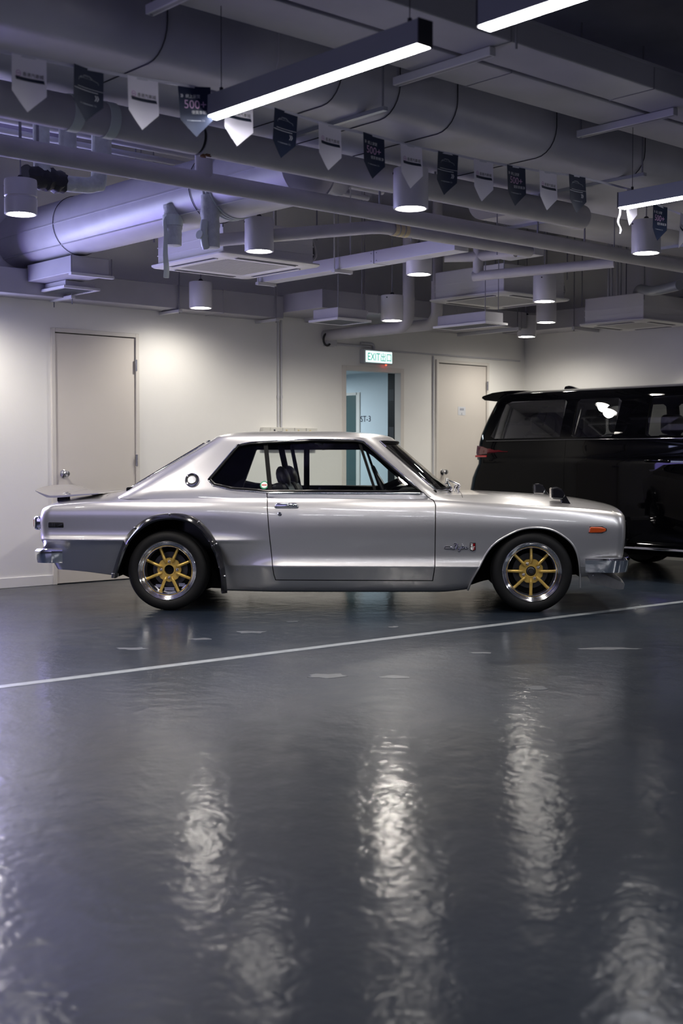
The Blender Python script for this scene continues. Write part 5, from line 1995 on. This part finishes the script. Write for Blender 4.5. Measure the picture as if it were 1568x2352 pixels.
FLM = {'w': (flag_mesh('flag_white', AMP), print_white()), 'n': (flag_mesh('flag_navy', AMP), print_500()), 'c': (flag_mesh('flag_navy', AMP), print_car())}
FLAGS = [(66, 131, 'w', 0, 0), (203, 158, 'c', 4, 4), (327, 181, 'w', 0, 0), (445, 199, 'n', -8, -7), (547, 226, 'w', 3, -2), (656, 256, 'c', 3, 3), (756, 288, 'w', 2, 2), (857, 311, 'n', 3, 2),
         (943, 335, 'w', 0, 0), (1028, 352, 'c', 0, 0), (1109, 370, 'w', 0, 0), (1184, 383, 'n', 0, 0), (1257, 396, 'w', 2, 0), (1324, 404, 'c', 0, 0), (1450, 436, 'w', -6, 6), (1515, 473, 'n', 0, 0), (1568, 494, 'w', 12, 10)]
tops = []
for px, py, kd, ry, rz in FLAGS:
    p = aty(px, py, YF_)
    me_, pr = FLM[kd]
    f_ = link('pennant', me_, bun, p, (math.radians(random.uniform(-4, 4)), math.radians(ry * .6), math.radians(rz * 2)))
    for nm, pm_ in pr:
        link(nm, pm_, f_)
    tops.append(p)
p_a, p_b = aty(-120, 92, YF_), aty(1680, 540, YF_)
rib = [p_a] + tops + [p_b]
mb = MB()
rings = [[q + Vector((0, -.001, .006)), q + Vector((0, -.001, -.006)), q + Vector((0, .001, -.006)), q + Vector((0, .001, .006))] for q in rib]
mb.loft(rings)
mb.build('ribbon_tape', 'ribbon', bun)

# ------------------------------------------------------------------ black van
VC = 6.13
VU = 9.3
van = thing('black_van', 'glossy black passenger van parked behind the silver coupe', 'van', (VU + .925, VC, 0), -PI / 2)
VW = [(.24, .80), (.28, .875), (.36, .912), (.6, .922), (.9, .924), (1.04, .926), (1.10, .915), (1.24, .900), (1.45, .862), (1.60, .825), (1.66, .800), (1.70, .765)]
VXR = [(.24, -2.30), (.5, -2.42), (.78, -2.46), (.935, -2.40), (1.04, -2.34), (1.10, -2.365), (1.22, -2.355), (1.63, -2.19), (1.72, -2.15)]
VXF = [(.24, 2.30), (.4, 2.40), (.75, 2.42), (.92, 2.32), (1.0, 2.05), (1.06, 1.72), (1.35, 1.30), (1.62, .88), (1.72, .70)]
VZ = [.24, .26, .30, .36, .45, .6, .75, .88, .96, 1.02, 1.05, 1.08, 1.12, 1.18, 1.24, 1.32, 1.4, 1.48, 1.55, 1.60, 1.64, 1.67, 1.69, 1.70]
VYF = [.985, .95, .89, .8, .66, .5, .33, .16, 0]


def van_section(ins=0.0, shell=0.0, zlo=None, zhi=None):
    half = []
    rows = []
    for z in VZ:
        if zlo is not None:
            z = zlo + (z - VZ[0]) * (zhi - zlo) / (VZ[-1] - VZ[0])
        rows.append((cub(z, VW) - ins - shell, z - ins * .25 * sstep(1.3, 1.70, z)))
    half.append((0, rows[0][1]))
    half.append((rows[0][0] * .5, rows[0][1]))
    half += rows
    ws = rows[-1][0]
    for f_ in VYF:
        half.append((ws * f_, rows[-1][1] + (.058 if zlo is None else .01) * (1 - f_ ** 2.6)))
    return half


def van_warp(x, y, z, sh=0.0):
    if x < -1.2:
        x = -1.2 + (x + 1.2) * (cub(z, VXR) + sh + 1.2) / (-2.46 + 1.2)
        x -= .05 * (1 - (y / .95) ** 2) * (1 if x < -1.9 else max(0, (-1.2 - x) / .7))
    if x > .4:
        x = .4 + (x - .4) * (cub(z, VXF) - sh - .4) / (2.42 - .4)
        x += .12 * (1 - (y / .95) ** 2) * sstep(1.0, 2.2, x)
    return (x, y, z)


def van_loft(shell=0.0, zlo=None, zhi=None):
    r = .13
    x0_, x1_ = -2.46, 2.42
    st = [(x0_ + e, r * (1 - math.sqrt(max(0, 1 - ((r - e) / r) ** 2)))) for e in (0, .006, .02, .045, .08)]
    st += [(x0_ + r + (x1_ - x0_ - 2 * r) * i / 70, 0) for i in range(71)]
    st += [(x1_ - e, r * (1 - math.sqrt(max(0, 1 - ((r - e) / r) ** 2)))) for e in (.08, .045, .02, .006, 0)]
    rings = []
    for x, ins in st:
        h = van_section(ins, shell, zlo, zhi)
        ring = [(-a, b) for a, b in h] + [(a, b) for a, b in reversed(h[1:-1])]
        rings.append([van_warp(x, a, b, shell) for a, b in ring])

    def shrink(ring, k):
        zc_ = 1.0 if zlo is None else (zlo + zhi) / 2
        return [(p_[0], p_[1] * k, zc_ + (p_[2] - zc_) * k) for p_ in ring]
    rings = [shrink(rings[0], k) for k in (.1, .5, .85)] + rings + [shrink(rings[-1], k) for k in (.85, .5, .1)]
    return MB().loft(rings, True, True)


VWIN = {'quarter_window': [(-2.16, 1.29), (-2.02, 1.60), (-1.95, 1.625), (-1.30, 1.625), (-1.27, 1.60), (-1.30, 1.27), (-2.10, 1.265)],
        'sliding_window': [(-1.17, 1.29), (-1.15, 1.60), (-1.12, 1.62), (-.70, 1.62), (-.655, 1.59), (-.69, 1.30), (-.72, 1.27), (-1.14, 1.27)],
        'front_window': [(-.36, 1.29), (-.35, 1.59), (-.32, 1.62), (.30, 1.62), (.95, 1.27), (-.33, 1.27)]}


def build_van():
    src = van_loft().mesh('body', 'van_paint', 180)
    base = link('body', src)
    cut = [(tmp(van_loft(.05, .50, 1.675), 'cabin_black'), 'DIFFERENCE')]
    for sgn in (-1, 1):
        for poly in VWIN.values():
            cut.append((tmp(MB().prism(poly, sgn * 1.2, sgn * .55), 'cabin_black'), 'DIFFERENCE'))
        for wx in (-1.5, 1.5):
            cut.append((tmp(MB().prism([(wx + .37 * math.cos(2 * PI * k / 40), .33 + .37 * math.sin(2 * PI * k / 40)) for k in range(40)], sgn * 1.2, sgn * .62), 'cabin_black'), 'DIFFERENCE'))
    cut.append((tmp(MB().prism([(-.66, 1.27), (.66, 1.27), (.60, 1.61), (-.60, 1.61)], -1.7, -3.0, 'x'), 'cabin_black'), 'DIFFERENCE'))
    cut.append((tmp(MB().prism([(-.74, 1.10), (.74, 1.10), (.64, 1.62), (-.64, 1.62)], .6, 3.0, 'x'), 'cabin_black'), 'DIFFERENCE'))
    # shut lines of the sliding door
    slot = MB()
    for pts in (((7.28, 1.62), (7.49, 1.045), (7.45, .35)),):
        pass
    for xa, xb in ((-1.225, -1.221), (-.505, -.501)):
        slot.box((xa, -1.1, .36), (xb, -.90, 1.64))
    slot.box((-1.222, -1.1, .357), (-.502, -.90, .361))
    cut.append((tmp(slot, 'cabin_black'), 'DIFFERENCE'))
    me = bool_op(base, cut)
    custom_normals(me, src)
    for c, _ in cut:
        bpy.data.objects.remove(c, do_unlink=True)
    bpy.data.objects.remove(base, do_unlink=True)
    return me


link('body', build_van(), van)
for sgn in (-1, 1):
    for nm, poly in VWIN.items():
        MB().add([(a, sgn * (cub(b, VW) - .004), b) for a, b in offset_poly(poly, -.012)], [tuple(range(len(poly)))]).build(nm, 'van_glass', van)
rg = []
for k in range(9):
    z = 1.25 + .37 * k / 8
    rg.append([van_warp(-2.46, y, z) for y in [(-.68 + 1.36 * j / 16) * (1 - .1 * k / 8) for j in range(17)]])
rg = [[(x + .012, y, z) for x, y, z in row] for row in rg]
MB().loft(rg, False, False).build('rear_window', 'van_glass', van, smooth=60)
rg = []
for k in range(9):
    z = 1.09 + .54 * k / 8
    rg.append([van_warp(2.42, y, z) for y in [(-.76 + 1.52 * j / 16) * (1 - .14 * k / 8) for j in range(17)]])
rg = [[(x - .012, y, z) for x, y, z in row] for row in rg]
MB().loft(rg, False, False).build('windscreen', 'car_glass_tint', van, smooth=60)
# roof spoiler with shark fin antenna
rg = []
for k in range(15):
    y = -.76 + 1.52 * k / 14
    e = (abs(y) / .76) ** 4
    rg.append([(x, y, z - .02 * e) for x, z in ((-2.10, 1.752), (-2.25, 1.742), (-2.43 + .05 * e, 1.712), (-2.44 + .05 * e, 1.695), (-2.40 + .05 * e, 1.672), (-2.20, 1.655), (-2.08, 1.66))])
MB().loft(rg, True, True).build('roof_spoiler', 'van_paint', van, smooth=35)
MB().prism([(-1.95, 1.745), (-1.93, 1.80), (-1.88, 1.805), (-1.72, 1.755)], -.03, .03).build('antenna_fin', 'van_paint', van, bevel=.01)
for sgn in (-1, 1):
    rl = MB()
    pts = []
    ring = []
    for x, za, zb2 in ((-2.28, 1.06, 1.20), (-2.20, 1.065, 1.19), (-2.10, 1.09, 1.18), (-1.98, 1.115, 1.165), (-1.86, 1.13, 1.145)):
        yy = cub((za + zb2) / 2, VW) + .006
        kk = .02 if x < -2.25 else 0
        ring.append([(x - .055, sgn * (yy - kk - .02), za), (x - .055, sgn * (yy - kk), (za + zb2) / 2), (x - .055, sgn * (yy - kk - .012), zb2), (x - .055, sgn * (yy - .06), zb2), (x - .055, sgn * (yy - .06), za)])
    rl.loft(ring, True, True)
    tl = rl.build('tail_lamp', 'red_dark', van, smooth=30)
    MB().box((-2.33, sgn * .905, 1.085), (-2.18, sgn * .922, 1.105)).build('light_bar', 'red_lens', tl, bevel=.004)
    MB().box((-1.2, sgn * .905, .278), (1.05, sgn * .930, .300)).build('sill_strip', 'chrome', van, bevel=.004)
    hd = MB().tube(catmull([(-.33, sgn * .925, 1.055), (-.30, sgn * .955, 1.058), (-.20, sgn * .958, 1.056), (-.12, sgn * .955, 1.052), (-.09, sgn * .925, 1.05)], 14), .013, 8).build('door_handle', 'van_paint', van, smooth=60)
    MB().tube([(-2.2, sgn * (cub(1.245, VW) + .002), 1.245), (-1.2, sgn * (cub(1.245, VW) + .002), 1.248), (.9, sgn * (cub(1.245, VW) + .002), 1.245)], .006, 6).build('belt_strip', 'black_gloss', van, smooth=60)
    for wx in (-1.5, 1.5):
        w_ = MB().lathe([(.24, sgn * .86), (.25, sgn * .895), (.28, sgn * .905), (.31, sgn * .895), (.33, sgn * .87), (.33, sgn * .72), (.30, sgn * .69), (.24, sgn * .69)], 40, 'y', (wx, 0, .33)).build('wheel', 'tyre_rubber', van, smooth=40)
        MB().lathe([(.245, sgn * .885), (.235, sgn * .88), (.225, sgn * .85), (.22, sgn * .70)], 40, 'y', (wx, 0, .33)).build('rim', 'chrome_dull', w_, smooth=40)
        for k in range(10):
            a = 2 * PI * k / 10
            MB().tube([(wx + .03 * math.cos(a), sgn * .87, .33 + .03 * math.sin(a)), (wx + .235 * math.cos(a), sgn * .872, .33 + .235 * math.sin(a))], [.022, .014], 6).build('rim_spoke', 'chrome_dull', w_, smooth=60)
        MB().lathe([(0, sgn * .885), (.04, sgn * .882), (.05, sgn * .86)], 20, 'y', (wx, 0, .33)).build('hub_cap', 'chrome_dull', w_, smooth=40)
    MB().rbox((1.05, sgn * .90 if sgn > 0 else -1.08, 1.13), (1.17, 1.08 if sgn > 0 else -.90, 1.27), .03).build('door_mirror', 'van_paint', van, smooth=40)
    MB().rbox((2.12, sgn * .58 - .2, .70), (2.44, sgn * .58 + .2, .86), .03).build('headlamp', 'car_glass_tint', van, smooth=40)
MB().box((2.40, -.5, .40), (2.535, .5, .80)).build('grille', 'chrome_dull', van, bevel=.02)
MB().box((-2.2, -.6, .20), (2.1, .6, .27)).build('underbody', 'cabin_black', van)
# rows of seats
for x in (-1.55, -.62, .35):
    for y in (-.42, .42):
        s_ = MB().rbox((x - .25, y - .26, .55), (x + .28, y + .26, .78), .05).build('seat', 'seat_black', van, smooth=40)
        MB().prism([(x - .28, .75), (x - .12, .75), (x - .24, 1.30), (x - .38, 1.30)], y - .25, y + .25).build('backrest', 'seat_black', s_, bevel=.04)
        MB().rbox((x - .40, y - .14, 1.31), (x - .28, y + .14, 1.50), .045).build('headrest', 'seat_black', s_, smooth=50)
